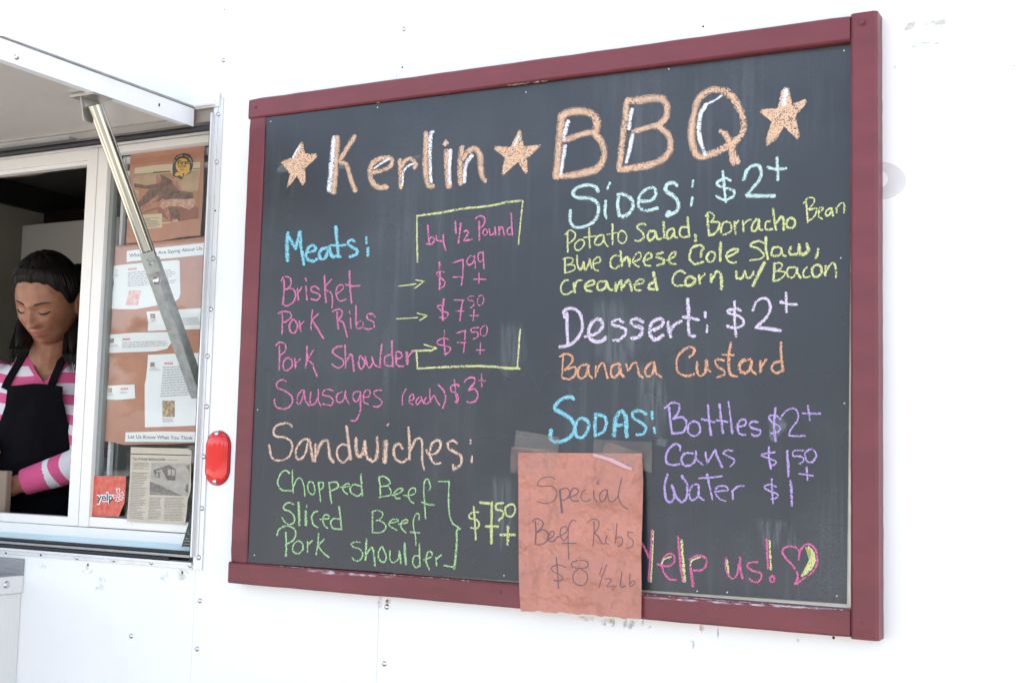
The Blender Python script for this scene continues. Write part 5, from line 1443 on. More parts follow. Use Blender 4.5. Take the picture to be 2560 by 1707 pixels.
# headings and reviews on the tall brown panel
Y2 = BK - 0.0026; YI = Y2 - 0.0003
h1 = sheet_poly('heading_strip', [c5(510, 1250), c5(900, 1212), c5(1372, 1163), c5(1366, 1292), c5(1000, 1330), c5(700, 1352), c5(508, 1373)], Y2, PAPER, label='white paper strip headed with what people are saying, top of the review panel', cat='paper strip')
text3d('What People Are Saying About Us...', c5(536, 1322), (513, 340 + 1236 / 4.3556), 9.0, YI, INK, h1, off=0.012)
h2 = sheet_poly('heading_strip', [c7(447, 80), c7(800, 70), c7(1136, 76), c7(1132, 176), c7(440, 172)], Y2, PAPER, label='white paper strip asking for customer opinions, below the review sheets', cat='paper strip')
text3d('Let Us Know What You Think', c7(470, 138), c7(1105, 150), 9.0, YI, INK, h2, off=0.012)
PINKP = mat('printed_pink', (0.72, 0.25, 0.26), 0.6, noise=0.6, nscale=80, col2=(0.78, 0.70, 0.62)); REDP = mat('printed_red', (0.62, 0.06, 0.07), 0.6); FOODP = mat('printed_food', (0.75, 0.55, 0.33), 0.6, noise=0.9, nscale=85, col2=(0.10, 0.05, 0.04)); AVP = mat('printed_portrait', (0.55, 0.42, 0.33), 0.6, noise=0.9, nscale=130, col2=(0.06, 0.04, 0.05))
def stars(a, b, h, y, parent):
    m = MB()
    for i in range(5):
        p = lerp2(a, b, i / 5 + 0.02); q = lerp2(a, b, i / 5 + 0.17); m.face([onY(p[0], p[1] - h / 2, y), onY(q[0], q[1] - h / 2, y), onY(q[0], q[1] + h / 2, y), onY(p[0], p[1] + h / 2, y)])
        p = lerp2(p, q, .25); q = lerp2(p, q, .6); m.face([onY(p[0], p[1] - h / 5, y - .0001), onY(q[0], q[1] - h / 5, y - .0001), onY(q[0], q[1] + h / 5, y - .0001), onY(p[0], p[1] + h / 5, y - .0001)], 1)
    obj('rating_stars', m, [REDP, PAPER], parent)
def photo_(Q, m_, parent, name='printed_portrait'): flat(name, [Q], YI, m_, parent)
g_ = 'customer review sheets in the window'
r1 = sheet_poly('review_sheet', [c5(345, 1415), c5(600, 1388), c5(1060, 1350), (449, 652), (450, 690), c6(938, 200), c6(925, 245), c6(880, 280), c6(720, 310), c6(620, 330), c6(515, 347), c6(380, 347), c6(250, 340), c6(300, 190), c6(316, 110), c6(308, 40)], Y2, PAPER, label='largest upper review sheet with curled corners and a pink food photo', cat='review sheet', group=g_)
stars(c5(522, 1452), c5(618, 1444), 4.5, YI, r1); lines([c5(525, 1478), c5(1070, 1440), c6(915, 105), c6(446, 140)], YI, 7, r1, seed=5); photo_([c6(458, 172), c6(570, 172), c6(542, 310), c6(422, 310)], PINKP, r1, 'printed_food'); photo_([c5(385, 1450), c5(410, 1448), c5(412, 1490), c5(386, 1492)], mat('faint_print', (0.72, 0.66, 0.64), 0.8), r1); lines([c5(378, 1500), c5(425, 1496), c5(425, 1530), c5(378, 1534)], YI, 2, r1, seed=6)
r2 = sheet_poly('review_sheet', [c6(620, 370), c6(850, 352), (508, 770), (506, 822), c6(900, 540), c6(632, 551), c6(636, 470)], Y2, PAPER, label='review sheet tucked behind the strut, second from the top', cat='review sheet', group=g_)
photo_([c6(655, 390), c6(702, 387), c6(704, 433), c6(658, 436)], AVP, r2); lines([c6(935, 425), c6(1142, 418), c6(1140, 492), c6(950, 497)], YI, 4, r2, seed=8); lines([c6(662, 442), c6(716, 440), c6(716, 466), c6(662, 468)], YI, 2, r2, seed=18)
r3 = sheet_poly('review_sheet', [c6(248, 585), c6(500, 566), c6(820, 558), c6(856, 640), c6(850, 665), c6(812, 716), c6(700, 740), c6(450, 748), c6(248, 757)], Y2, PAPER, label='wide short review sheet with one lifted corner left of the strut', cat='review sheet', group=g_)
photo_([c6(280, 620), c6(316, 618), c6(317, 662), c6(281, 664)], AVP, r3); stars(c6(396, 628), c6(470, 626), 4.5, YI, r3); lines([c6(395, 648), c6(845, 635), c6(830, 690), c6(395, 712)], YI, 3, r3, seed=9); lines([c6(277, 672), c6(365, 670), c6(365, 698), c6(277, 700)], YI, 2, r3, seed=19)
sheet_poly('curled_corner', [c6(852, 660), c6(812, 716), c6(806, 690)], Y2 - 0.0008, PAPER, parent=r3)
r4 = sheet_poly('review_sheet', [c6(635, 772), c6(860, 762), (505, 882), (500, 980), (494, 1063), c6(900, 1440), c6(606, 1448), c6(604, 1260), c6(604, 1050), c6(616, 990), c6(628, 880)], Y2, PAPER, label='tall review sheet with a sandwich photo, lowest right on the brown panel', cat='review sheet', group=g_)
photo_([c6(656, 842), c6(698, 840), c6(698, 880), c6(656, 882)], AVP, r4); stars(c6(785, 853), c6(868, 851), 5, YI, r4); lines([c6(775, 878), c6(1120, 860), c6(1110, 1145), c6(752, 1170)], YI, 12, r4, seed=11); photo_([c6(768, 1200), c6(884, 1200), c6(884, 1352), c6(770, 1352)], FOODP, r4, 'printed_food'); lines([c6(770, 1362), c6(880, 1360), c6(880, 1400), c6(770, 1402)], YI, 2, r4, seed=12); lines([c6(652, 888), c6(762, 884), c6(762, 920), c6(652, 922)], YI, 2, r4, seed=20)
r5 = sheet_poly('review_sheet', [c6(228, 1064), c6(380, 1054), c6(508, 1048), c6(515, 1178), c6(350, 1192), c6(224, 1188), c6(234, 1120)], Y2, PAPER, label='smallest review slip at the lower left of the brown panel', cat='review sheet', group=g_)
photo_([c6(258, 1080), c6(298, 1078), c6(298, 1122), c6(258, 1124)], FOODP, r5); stars(c6(378, 1090), c6(452, 1088), 4.5, YI, r5); lines([c6(378, 1112), c6(450, 1112), c6(450, 1134), c6(378, 1134)], YI, 1, r5, seed=13); lines([c6(256, 1128), c6(320, 1126), c6(320, 1156), c6(256, 1158)], YI, 2, r5, seed=21)

# newspaper clipping in a plastic sleeve, in front of the glass
YN = FY + 0.0022
nw = sheet_poly('newspaper_clipping', [c7(*p) for p in [(498, 224), (700, 230), (1060, 238), (1092, 262), (1088, 400), (1085, 640), (1070, 700), (1055, 740), (1045, 860), (1030, 988), (900, 975), (700, 966), (458, 950), (470, 800), (490, 500)]], YN, NEWS, label='yellowed newspaper clipping with a grey trailer photo taped low in the window', cat='newspaper')
yn = YN - 0.0003
flat('page_rule', [[c7(500, 286), c7(1085, 300), c7(1085, 310), c7(500, 296)]], yn, INKB, nw)
text3d('Top 10 Austin Barbecue Joints', c7(515, 350), c7(835, 356), 7, yn, INK, nw, name='headline', off=0.015)
text3d('BY MICK VANN', c7(848, 352), c7(952, 356), 2.5, yn, INK, nw, name='headline')
NEWP = mat('newsprint_photo_pale', (0.44, 0.41, 0.36), 0.8, noise=0.25, nscale=60); NEWD = mat('newsprint_photo_dark', (0.10, 0.095, 0.09), 0.8, noise=0.7, nscale=120, col2=(0.22, 0.20, 0.18)); NEWM = mat('newsprint_photo_grey', (0.24, 0.22, 0.20), 0.8, noise=0.4, nscale=90)
flat('printed_photo', [[c7(700, 378), c7(1080, 385), c7(1058, 705), c7(683, 690)]], yn, NEWP, nw)
flat('printed_photo', [[c7(683, 560), c7(770, 590), c7(860, 640), c7(975, 700), c7(683, 690)], [c7(1040, 400), c7(1078, 400), c7(1075, 470), c7(1045, 430)]], yn - .0001, NEWM, nw)
flat('printed_photo', [[c7(715, 450), c7(870, 397), c7(940, 440), c7(933, 552), c7(855, 548), c7(800, 440), c7(730, 465)], [c7(718, 460), c7(790, 470), c7(790, 530), c7(745, 520)]], yn - .0002, NEWD, nw)
flat('printed_photo', [[c7(860, 445), c7(890, 440), c7(888, 500), c7(860, 498)], [c7(900, 440), c7(930, 450), c7(926, 505), c7(898, 502)], [c7(745, 480), c7(765, 478), c7(765, 520), c7(748, 515)], [c7(780, 478), c7(815, 480), c7(812, 560), c7(795, 600), c7(785, 540)], [c7(690, 668), c7(790, 674), c7(790, 680), c7(690, 675)]], yn - .0003, NEWP, nw)
flat('printed_photo', [[c7(840, 640), c7(975, 700), c7(1000, 702), c7(870, 640)], [c7(1040, 590), c7(1062, 585), c7(1058, 680), c7(1030, 650)], [c7(700, 575), c7(780, 600), c7(780, 625), c7(700, 610)]], yn - .0003, NEWD, nw)
for i, (Q, rws, sd, bd_) in enumerate([([c7(525, 370), c7(690, 378), c7(683, 448), c7(515, 445)], 6, 30, ()), ([c7(512, 466), c7(668, 472), c7(640, 935), c7(475, 925)], 28, 31, (0, 6, 13, 19, 24)), ([c7(680, 712), c7(810, 716), c7(800, 935), c7(665, 930)], 15, 32, (0, 8)), ([c7(830, 712), c7(1055, 716), c7(1022, 945), c7(820, 945)], 15, 33, (0, 5, 11))]):
    lines(Q, yn, rws, nw, INK, fill=0.42, seed=sd, bold=bd_)
SLV = glass_mat('plastic_sleeve', (0.98, 0.98, 0.98), 0.015)
m = MB(); Q = [c7(455, 200), c7(1140, 205), c7(1125, 960), c7(440, 958)]; random.seed(5)
GRD = [[onY(*bil(Q, i / 14, j / 16), YN - 0.0014 - 0.0012 * abs(math.sin(i * 1.7 + j * .9) * math.sin(j * 1.1))) for i in range(15)] for j in range(17)]
m.grid(GRD); obj('plastic_sleeve', m, SLV, nw)

# red sticker with the white-edged word and burst mark
ys = FY + 0.0145
REDS = mat('worn_red_sticker', (0.56, 0.045, 0.032), 0.6, noise=0.5, nscale=70, col2=(0.62, 0.20, 0.13))
stk = sheet_poly('red_sticker', [c7(*p) for p in [(137, 505), (300, 508), (450, 507), (446, 640), (437, 770), (405, 840), (378, 905), (240, 902), (112, 898), (120, 760)]], ys, REDS, label='worn red sticker with a white outlined word, bottom left corner of the window pane', cat='sticker')
WHP = mat('sticker_white', (0.82, 0.82, 0.82), 0.5); NAV = mat('sticker_black', (0.03, 0.03, 0.05), 0.5)
text3d('yelp', c7(162, 752), c7(328, 752), 22, ys - 0.0002, WHP, stk, off=0.075, name='sticker_word_outline'); text3d('yelp', c7(166, 750), c7(324, 750), 20, ys - 0.0004, NAV, stk, off=0.012, name='sticker_word')
bur = MB()
for a in (-92, -25, 38, 100, 172):
    a = math.radians(a); c = c7(375, 700); L1, L2, wd_ = 2.5, 18 if a < -1 else 14, 5.5
    for (sc2, mi, dy) in ((1.0, 0, 0.0003), (0.62, 1, 0.0005)):
        dx_, dy_ = math.cos(a), math.sin(a); nx, ny = -dy_, dx_; l1, l2 = L1 + (1 - sc2) * 3, L2 - (1 - sc2) * 4; w1, w2 = wd_ * .35 * sc2, wd_ * sc2
        bur.face([onY(c[0] + dx_ * l1 + nx * w1, c[1] + dy_ * l1 + ny * w1, ys - dy), onY(c[0] + dx_ * l2 + nx * w2, c[1] + dy_ * l2 + ny * w2, ys - dy), onY(c[0] + dx_ * l2 - nx * w2, c[1] + dy_ * l2 - ny * w2, ys - dy), onY(c[0] + dx_ * l1 - nx * w1, c[1] + dy_ * l1 - ny * w1, ys - dy)], mi)
obj('sticker_burst', bur, [WHP, REDS], stk)
# tape over the sticker and sleeve edges
film('tape', [[c7(1030, 190), c7(1150, 200), c7(1140, 420), c7(1090, 400)], [c7(440, 940), c7(520, 950), c7(520, 990), c7(436, 975)]], veil_mat('milky_tape', (0.7, 0.7, 0.68), 0.35, 60, 0.3, 0.7, rough=0.15, spec=0.7), YN - 0.003, nw)
# folded black card leaning in the corner of the sill
card = empty('menu_card', onY(470, 1366, 2.125), 'small black card with white script leaning in the right corner of the window sill', 'card')
m = MB(); P = [(453.6, 1366.5), (484, 1262), (505, 1258), (505, 1368)]; a = [onY(x, y, 2.118) for x, y in P]
a[0].y += 0; m.hexa(a, [v + Vector((0, 0.002, 0)) for v in a]); obj('card_sheet', m, mat('black_card', (0.025, 0.035, 0.028), 0.5), card)
m = MB(); r_ = random.Random(4)
def squig(x0, y0, x1, y1, amp, n, wd_):
    pts = [(x0 + (x1 - x0) * i / n, y0 + (y1 - y0) * i / n + amp * math.sin(i * 2.1 + r_.random())) for i in range(n + 1)]
    for p, q in zip(pts, pts[1:]):
        m.face([onY(p[0], p[1] - wd_, 2.1175), onY(q[0], q[1] - wd_, 2.1175), onY(q[0], q[1] + wd_, 2.1175), onY(p[0], p[1] + wd_, 2.1175)])
K3 = lambda x, y: (430 + x / 7.84, 1240 + y / 7.84)
for (x0, y0, x1, y1, am) in ((255, 825, 335, 835, .9), (238, 875, 352, 885, 1.0), (225, 935, 352, 940, .9), (205, 985, 352, 992, .8), (300, 690, 330, 690, 2.0), (300, 735, 325, 735, 1.5), (340, 755, 365, 745, 1), (375, 490, 398, 480, 2)):
    squig(*K3(x0, y0), *K3(x1, y1), am, 12, 0.45)
squig(*K3(375, 560), *K3(372, 600), .6, 5, 1.2); squig(*K3(362, 650), *K3(382, 680), .6, 5, 1.8)
obj('script_lines', m, mat('card_ink_white', (0.6, 0.58, 0.48), 0.7), card)

# ================================================================== INSIDE
fx0 = onY(69, 640, 3.1).x; fz1 = onY(140, 561, 3.1).z; fx1 = onY(322, 600, 3.1).x
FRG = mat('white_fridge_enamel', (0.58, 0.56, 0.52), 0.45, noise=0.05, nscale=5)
fr_ = empty('fridge', ((fx0 + fx1) / 2, 3.4, 0.5), 'tall white fridge standing at the back of the trailer behind the woman', 'fridge')
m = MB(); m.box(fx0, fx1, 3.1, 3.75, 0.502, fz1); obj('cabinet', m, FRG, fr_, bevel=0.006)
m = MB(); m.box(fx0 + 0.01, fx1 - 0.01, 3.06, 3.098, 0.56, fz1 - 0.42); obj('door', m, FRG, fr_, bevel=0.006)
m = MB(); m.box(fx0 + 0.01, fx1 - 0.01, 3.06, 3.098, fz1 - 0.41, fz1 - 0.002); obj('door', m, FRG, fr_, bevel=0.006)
bn = empty('storage_tub', onY(165, 548, 3.3), 'dark reddish storage tub lying on top of the white fridge', 'tub')
m = MB(); P = [onY(*q, 3.25) for q in ((106, 563), (217, 556), (217, 522), (150, 524), (108, 530))]; m.hexa(P, [v + Vector((0, 0.3, 0)) for v in P]); obj('tub_body', m, mat('dark_red_plastic', (0.035, 0.012, 0.012), 0.5, noise=0.6, nscale=20), bn, bevel=0.01)
cord = MB(); cp = catmull([(-40, 441), (0, 443), (40, 441), (90, 436), (140, 424), (185, 411), (225, 400)], 3)
cord.tube([onY(a, b, 2.24) for a, b in cp], 0.0018, 6)
for i, (a, b) in enumerate(cp):
    if i % 2 == 0: c = onY(a, b, 2.24); cord.tube([c - Vector((0.002, 0, 0)), c, c + Vector((0.002, 0, 0))], [0.001, 0.0034, 0.001], 6)
obj('bead_cord', cord, mat('brown_cord', (0.20, 0.13, 0.07), 0.7), tag={'label': 'thin beaded brown cord sagging under the top of the open window', 'category': 'cord'})
CARD = mat('cardboard', (0.26, 0.19, 0.14), 0.8, noise=0.1, nscale=20)
m = MB(); bxr = onY(13.5, 1240, 2.2075); ztb = onY(5, 1176, 2.2075).z
m.box(bxr.x - 0.26, bxr.x, 2.2075, 2.226, 1.385, ztb); obj('cardboard_box', m, CARD, bevel=0.004, tag={'label': 'brown cardboard tray standing by her hand at the left edge of the opening', 'category': 'box'})
m = MB(); m.box(EX + 0.05, OX1 + 0.3, 2.208, 2.275, 1.365, 1.384); obj('inner_counter', m, BRUSHED, trailer)
# ================================================================== THE WOMAN AT THE WINDOW
person = empty('person', (onY(98, 905, 2.41).x, 2.42, 0.5), 'woman in pink and white stripes and a black apron looking down inside the window', 'person')
SKIN = bpy.data.materials.new('skin'); SKIN.use_nodes = True; b = SKIN.node_tree.nodes['Principled BSDF']
b.inputs['Base Color'].default_value = (0.33, 0.145, 0.082, 1); b.inputs['Roughness'].default_value = 0.42; b.inputs['Subsurface Weight'].default_value = 0.15; b.inputs['Subsurface Radius'].default_value = (0.01, 0.004, 0.002)
_n = SKIN.node_tree.nodes; _L = SKIN.node_tree.links; _tc = _n.new('ShaderNodeTexCoord'); _t = _n.new('ShaderNodeTexNoise'); _t.inputs['Scale'].default_value = 45; _t.inputs['Detail'].default_value = 8; _L.new(_tc.outputs['Object'], _t.inputs['Vector'])
_r = _n.new('ShaderNodeValToRGB'); _r.color_ramp.elements[0].position = 0.3; _r.color_ramp.elements[1].position = 0.72; _r.color_ramp.elements[0].color = (0.27, 0.105, 0.056, 1); _r.color_ramp.elements[1].color = (0.37, 0.17, 0.10, 1); _L.new(_t.outputs[0], _r.inputs[0]); _L.new(_r.outputs[0], b.inputs['Base Color'])
_t2 = _n.new('ShaderNodeTexNoise'); _t2.inputs['Scale'].default_value = 700; _L.new(_tc.outputs['Object'], _t2.inputs['Vector']); _b = _n.new('ShaderNodeBump'); _b.inputs['Strength'].default_value = 0.35; _b.inputs['Distance'].default_value = 0.0006; _L.new(_t2.outputs[0], _b.inputs['Height']); _L.new(_b.outputs[0], b.inputs['Normal'])
LIP = mat('lips', (0.36, 0.11, 0.09), 0.35); HAIR = mat('black_hair', (0.009, 0.006, 0.005), 0.55, spec=0.25, noise=0.5, nscale=80, stretch=(1, 1, 0.15), bump=0.3, bscale=260)
BROW = mat('brow_hair', (0.045, 0.022, 0.014), 0.7)
HC = onY(121, 748, 2.325)
rt = right; toC = (CAM - HC).normalized(); yaw = math.radians(29)
fw = (toC * math.cos(yaw) - rt * math.sin(yaw)).normalized(); upv = Vector((0, 0, 1)); hx_ = fw.cross(upv).normalized(); upv = hx_.cross(fw).normalized()
pit = math.radians(-21); fw2 = (fw * math.cos(pit) + upv * math.sin(pit)).normalized(); up2 = hx_.cross(fw2).normalized()
rol = math.radians(4); hx2 = (hx_ * math.cos(rol) + up2 * math.sin(rol)).normalized(); up3 = hx2.cross(fw2).normalized()
def HL(x, y, z_): return HC + hx2 * x + fw2 * y + up3 * z_
def gs(v, c, s): return math.exp(-((v - c) / s) ** 2)
def head_xyz(x, y, z_):
    # (x,y,z) on the unit sphere -> local head point; local +x = her right
    Z = z_ * 0.118; wx = 0.078 * (1 - 0.20 * max(0, -z_ - 0.10) ** 1.5 - 0.05 * max(0, z_) ** 2); X = x * wx
    Y = y * (0.094 if y < 0 else 0.086) * (1 + 0.04 * z_)
    if y > 0:
        ax = abs(X); f = min(1, y * 1.6)
        d = 0.004 * gs(Z, 0.020, 0.012) * gs(ax, 0.022, 0.03) - 0.0085 * gs(Z, 0.001, 0.013) * gs(ax, 0.032, 0.017) + 0.0075 * gs(Z, -0.001, 0.009) * gs(ax, 0.032, 0.013)
        nz = (0.006 - Z) / 0.042; hn = 0.006 + 0.020 * max(0, min(1, nz)) if Z > -0.040 else 0.026 * gs(Z, -0.040, 0.005)
        if Z > 0.012: hn *= gs(Z, 0.012, 0.012)
        d += hn * gs(ax, 0, 0.0085 + 0.004 * max(0, min(1, nz))) + 0.010 * gs(Z, -0.036, 0.007) * gs(ax, 0.0135, 0.0065)
        d += 0.008 * gs(Z, -0.0575, 0.005) * gs(ax, 0, 0.021) + 0.0095 * gs(Z, -0.0685, 0.0055) * gs(ax, 0, 0.018) - 0.003 * gs(Z, -0.0628, 0.0018) * gs(ax, 0, 0.022) + 0.004 * gs(Z, -0.064, 0.02) * gs(ax, 0, 0.03)
        d += 0.010 * gs(Z, -0.098, 0.017) * gs(ax, 0, 0.026) + 0.008 * gs(Z, -0.028, 0.022) * gs(ax, 0.040, 0.02)
        Y += d * f
    if z_ < -0.3: Y += 0.012 * (-z_ - 0.3)
    return X, Y, Z
def front_y(X, Z):
    z_ = Z / 0.118; wx = 0.078 * (1 - 0.20 * max(0, -z_ - 0.10) ** 1.5 - 0.05 * max(0, z_) ** 2); x = X / wx; y = math.sqrt(max(0.01, 1 - x * x - z_ * z_)); return head_xyz(x, y, z_)[1]
body = MB()
P = []
for i in range(121):
    th = math.pi * i / 120; P.append([HL(*head_xyz(math.sin(th) * math.cos(ph), math.sin(th) * math.sin(ph), math.cos(th))) for ph in [2 * math.pi * k / 160 for k in range(160)]])
body.grid(P, closed=True)
def ell(m, c, r3, axes=None, n=16):
    c = Vector(c); A = axes or (Vector((1, 0, 0)), Vector((0, 1, 0)), Vector((0, 0, 1))); P = []
    for i in range(n + 1):
        th = math.pi * i / n; P.append([c + A[0] * r3[0] * math.sin(th) * math.cos(q) + A[1] * r3[1] * math.sin(th) * math.sin(q) + A[2] * r3[2] * math.cos(th) for q in [2 * math.pi * k / (2 * n) for k in range(2 * n)]])
    m.grid(P, closed=True)
ax3 = (hx2, fw2, up3)
for s in (-1, 1):
    ell(body, HL(s * 0.079, -0.010, -0.012), (0.009, 0.017, 0.031), ax3); ell(body, HL(s * 0.086, -0.016, -0.004), (0.004, 0.014, 0.022), ax3)
def capsule(m, a, bb, ra, rb, n=16, flat_=1.0):
    a, bb = Vector(a), Vector(bb); m.tube([a.lerp(bb, k / 8) for k in range(9)], [ra + (rb - ra) * k / 8 for k in range(9)], n)
    ell(m, a, (ra,) * 3); ell(m, bb, (rb,) * 3)
NB = onY(108, 902, 2.385)
capsule(body, HL(0, -0.030, -0.05), NB + Vector((0, 0.02, -0.02)), 0.052, 0.056)
PHI = math.radians(27)      # the torso is turned a little towards the street
TC = Vector((NB.x + 0.006, 2.425, NB.z)); TX = Vector((math.cos(PHI), math.sin(PHI), 0)); TYV = Vector((-math.sin(PHI), math.cos(PHI), 0))
SHL = onY(212, 955, 2.425 + 0.165 * math.sin(PHI)); SHR = TC - TX * 0.165 + Vector((0, 0, -0.055))
ELL = onY(226, 1152, 2.345); ELR = onY(-95, 1130, 2.40)
WRL = onY(42, 1211, 2.262); WRR = onY(-14, 1082, 2.262) + Vector((-0.095, 0.01, 0.0))
TPROF = [(0.022, .066, .056), (0.006, .090, .062), (-0.012, .122, .070), (-0.030, .148, .078), (-0.055, .164, .086), (-0.10, .168, .096), (-0.15, .160, .108), (-0.20, .155, .120), (-0.26, .150, .122), (-0.34, .140, .112), (-0.42, .135, .105), (-0.52, .150, .112), (-0.62, .168, .122), (-0.70, .170, .122)]
def torso(m, g=0.0):
    c = TC; R_ = TPROF
    P = []
    for (dz, rx, ry) in R_:
        P.append([c + TX * ((rx + g) * math.cos(q)) + TYV * ((ry + g) * math.sin(q) * (0.9 if math.sin(q) > 0 else 1)) + Vector((0, 0, dz)) for q in [2 * math.pi * k / 40 for k in range(40)]])
    m.grid(P, closed=True); m.face(list(reversed(P[0]))); m.face(P[-1])
def tprof(dz):
    for (a, ax_, ay_), (b_, bx_, by_) in zip(TPROF, TPROF[1:]):
        if b_ <= dz <= a: t = (a - dz) / (a - b_); return ax_ + (bx_ - ax_) * t, ay_ + (by_ - ay_) * t
    return (TPROF[0][1:] if dz > 0 else TPROF[-1][1:])
def torso_hit(px, py, g):
    for k in range(400):
        y = 2.20 + k * 0.001; p = onY(px, py, y); d = p - TC
        if d.z > 0.022: break
        rx, ry = tprof(d.z); u, v = d.dot(TX), d.dot(TYV)
        if (u / (rx + g)) ** 2 + (v / (ry + g)) ** 2 <= 1: return y
    return None
torso(body, -0.012)
for (sh, el, wr) in ((SHL, ELL, WRL), (SHR, ELR, WRR)):
    capsule(body, sh, el, 0.042, 0.034); capsule(body, el, wr, 0.034, 0.024)
hipz = NB.z - 0.70
for s in (-1, 1):
    h_ = Vector((NB.x + s * 0.085, 2.44, hipz)); k_ = Vector((NB.x + s * 0.09, 2.44, 0.95)); f_ = Vector((NB.x + s * 0.09, 2.45, 0.60))
    capsule(body, h_, k_, 0.078, 0.052); capsule(body, k_, f_, 0.05, 0.036); capsule(body, f_ + Vector((0, 0.02, -0.045)), f_ + Vector((0, -0.14, -0.06)), 0.034, 0.026)
def hand(m, wr, dirn, palm):   # five fingers of different lengths, gently curled
    d = Vector(dirn).normalized(); pn = Vector(palm); pn = (pn - d * pn.dot(d)).normalized(); sd_ = d.cross(pn)
    ell(m, wr + d * 0.045, (0.045, 0.036, 0.014), (d, sd_, pn)); capsule(m, wr, wr + d * 0.02, 0.024, 0.022)
    for k, (ln, off, st_) in enumerate(((0.066, -0.028, 0.078), (0.076, -0.010, 0.084), (0.072, 0.009, 0.082), (0.056, 0.027, 0.074))):
        p = wr + d * st_ + sd_ * off; a1 = d; rr = 0.0085
        for j, (fr_a, cv) in enumerate(((0.45, 0.35), (0.3, 0.85), (0.25, 1.3))):
            nd = (d * math.cos(cv) + pn * math.sin(cv)).normalized(); q = p + nd * ln * fr_a; capsule(m, p, q, rr, rr * 0.92, 10); p = q; rr *= 0.92
    p = wr + d * 0.025 - sd_ * 0.028; q = p + (d * 0.6 - sd_ * 0.7 + pn * 0.3).normalized() * 0.036; capsule(m, p, q, 0.012, 0.0105, 10); capsule(m, q, q + (d * 0.85 - sd_ * 0.1 + pn * 0.5).normalized() * 0.03, 0.0105, 0.009, 10)
hand(body, WRL, (WRL - ELL).normalized() + Vector((0, -0.1, -0.25)), Vector((0, 0.5, -0.8)))
hand(body, WRR, Vector((0.75, -0.35, -0.25)), Vector((0, 0.5, -0.8)))
def remesh(name, mb, voxel, mats, parent, smooth=4):
    o = obj(name, mb, mats, parent)
    r = o.modifiers.new('r', 'REMESH'); r.mode = 'VOXEL'; r.voxel_size = voxel
    s = o.modifiers.new('s', 'SMOOTH'); s.iterations = smooth; s.factor = 0.5
    dg = bpy.context.evaluated_depsgraph_get(); me = bpy.data.meshes.new_from_object(o.evaluated_get(dg)); o.modifiers.clear(); old = o.data; o.data = me; bpy.data.meshes.remove(old)
    for p in me.polygons: p.use_smooth = True
    me.materials.clear()
    for m_ in mats: me.materials.append(m_)
    return o
bo = remesh('body', body, 0.0032, [SKIN, LIP], person, 2)
off = wloc(person); Minv = Matrix((hx2, fw2, up3))
for p in bo.data.polygons:
    l = Minv @ (p.center + off - HC); 
    if l.y > 0.06 and abs(l.x) < 0.024 and -0.0735 < l.z < -0.053:
        w_ = 1 - (l.x / 0.0245) ** 2; top = -0.0545 - 0.002 * (abs(l.x) < 0.003) - (1 - w_) * 0.007; bot = -0.064 - 0.0085 * w_
        if bot < l.z < top: p.material_index = 1
# eyebrows and lash lines
for s in (-1, 1):
    m = MB(); pts = []
    for k in range(9):
        t = k / 8; X = s * (0.014 + 0.036 * t); Z = 0.0175 + 0.006 * math.sin(t * 2.3) - 0.003 * t; pts.append(HL(X, front_y(X, Z) + 0.0004, Z))
    m.tube(pts, [0.0016, 0.0024, 0.0026, 0.0025, 0.0023, 0.002, 0.0016, 0.0012, 0.0006], 6); obj('eyebrow', m, BROW, person)
    m = MB(); pts = []
    for k in range(9):
        t = k / 8; X = s * (0.019 + 0.027 * t); Z = -0.0040 - 0.0045 * math.sin(t * math.pi) + 0.001 * t; pts.append(HL(X, front_y(X, Z) + 0.0008, Z))
    m.tube(pts, [0.0006, 0.0011, 0.0014, 0.0016, 0.0018, 0.0019, 0.0018, 0.0015, 0.0008], 6)
    for k in range(2, 9):
        q = pts[k]; m.tube([q, q + fw2 * 0.004 - up3 * 0.0045 - hx2 * (-s) * 0.0008 * k * 0.6], [0.0006, 0.0002], 4)
    obj('eyelashes', m, HAIR, person)
# hair: cap pulled back from the forehead, locks over both shoulders
hm = MB(); P = []
NI, NK = 50, 160
def interp(x, T):
    for (a, va), (b_, vb) in zip(T, T[1:]):
        if a <= x <= b_: t = (x - a) / (b_ - a); t = t * t * (3 - 2 * t); return va + (vb - va) * t
    return T[-1][1]
HLN = [(0, 53), (18, 53), (38, 57), (58, 70), (74, 90), (90, 92), (104, 84), (116, 102), (130, 134), (180, 138)]   # angle from the brow line round the head -> how far down the hair reaches
for i in range(NI + 1):
    row = []
    for k in range(NK):
        ph = 2 * math.pi * k / NK; az = abs(math.degrees(math.atan2(math.cos(ph), math.sin(ph))))
        thm = math.radians(interp(az, HLN)); t = i / NI; th = thm * t
        x, y, z_ = math.sin(th) * math.cos(ph), math.sin(th) * math.sin(ph), math.cos(th)
        X, Y, Z = head_xyz(x, y, z_)
        lift = 0.013 * (1 - t ** 6) - 0.0012 * t ** 8 + 0.0009 * math.sin(ph * 9 + t * 4) * (1 - t ** 4)
        n_ = Vector((x / .077, y / .09, z_ / .118)).normalized(); row.append(HL(X + n_.x * lift, Y + n_.y * lift, Z + n_.z * lift))
    P.append(row)
hm.grid(P, closed=True)
def scalp(ph, th, lift):
    x, y, z_ = math.sin(th) * math.cos(ph), math.sin(th) * math.sin(ph), math.cos(th); X, Y, Z = head_xyz(x, y, z_); n_ = Vector((x / .077, y / .09, z_ / .118)).normalized(); return HL(X + n_.x * lift, Y + n_.y * lift, Z + n_.z * lift)
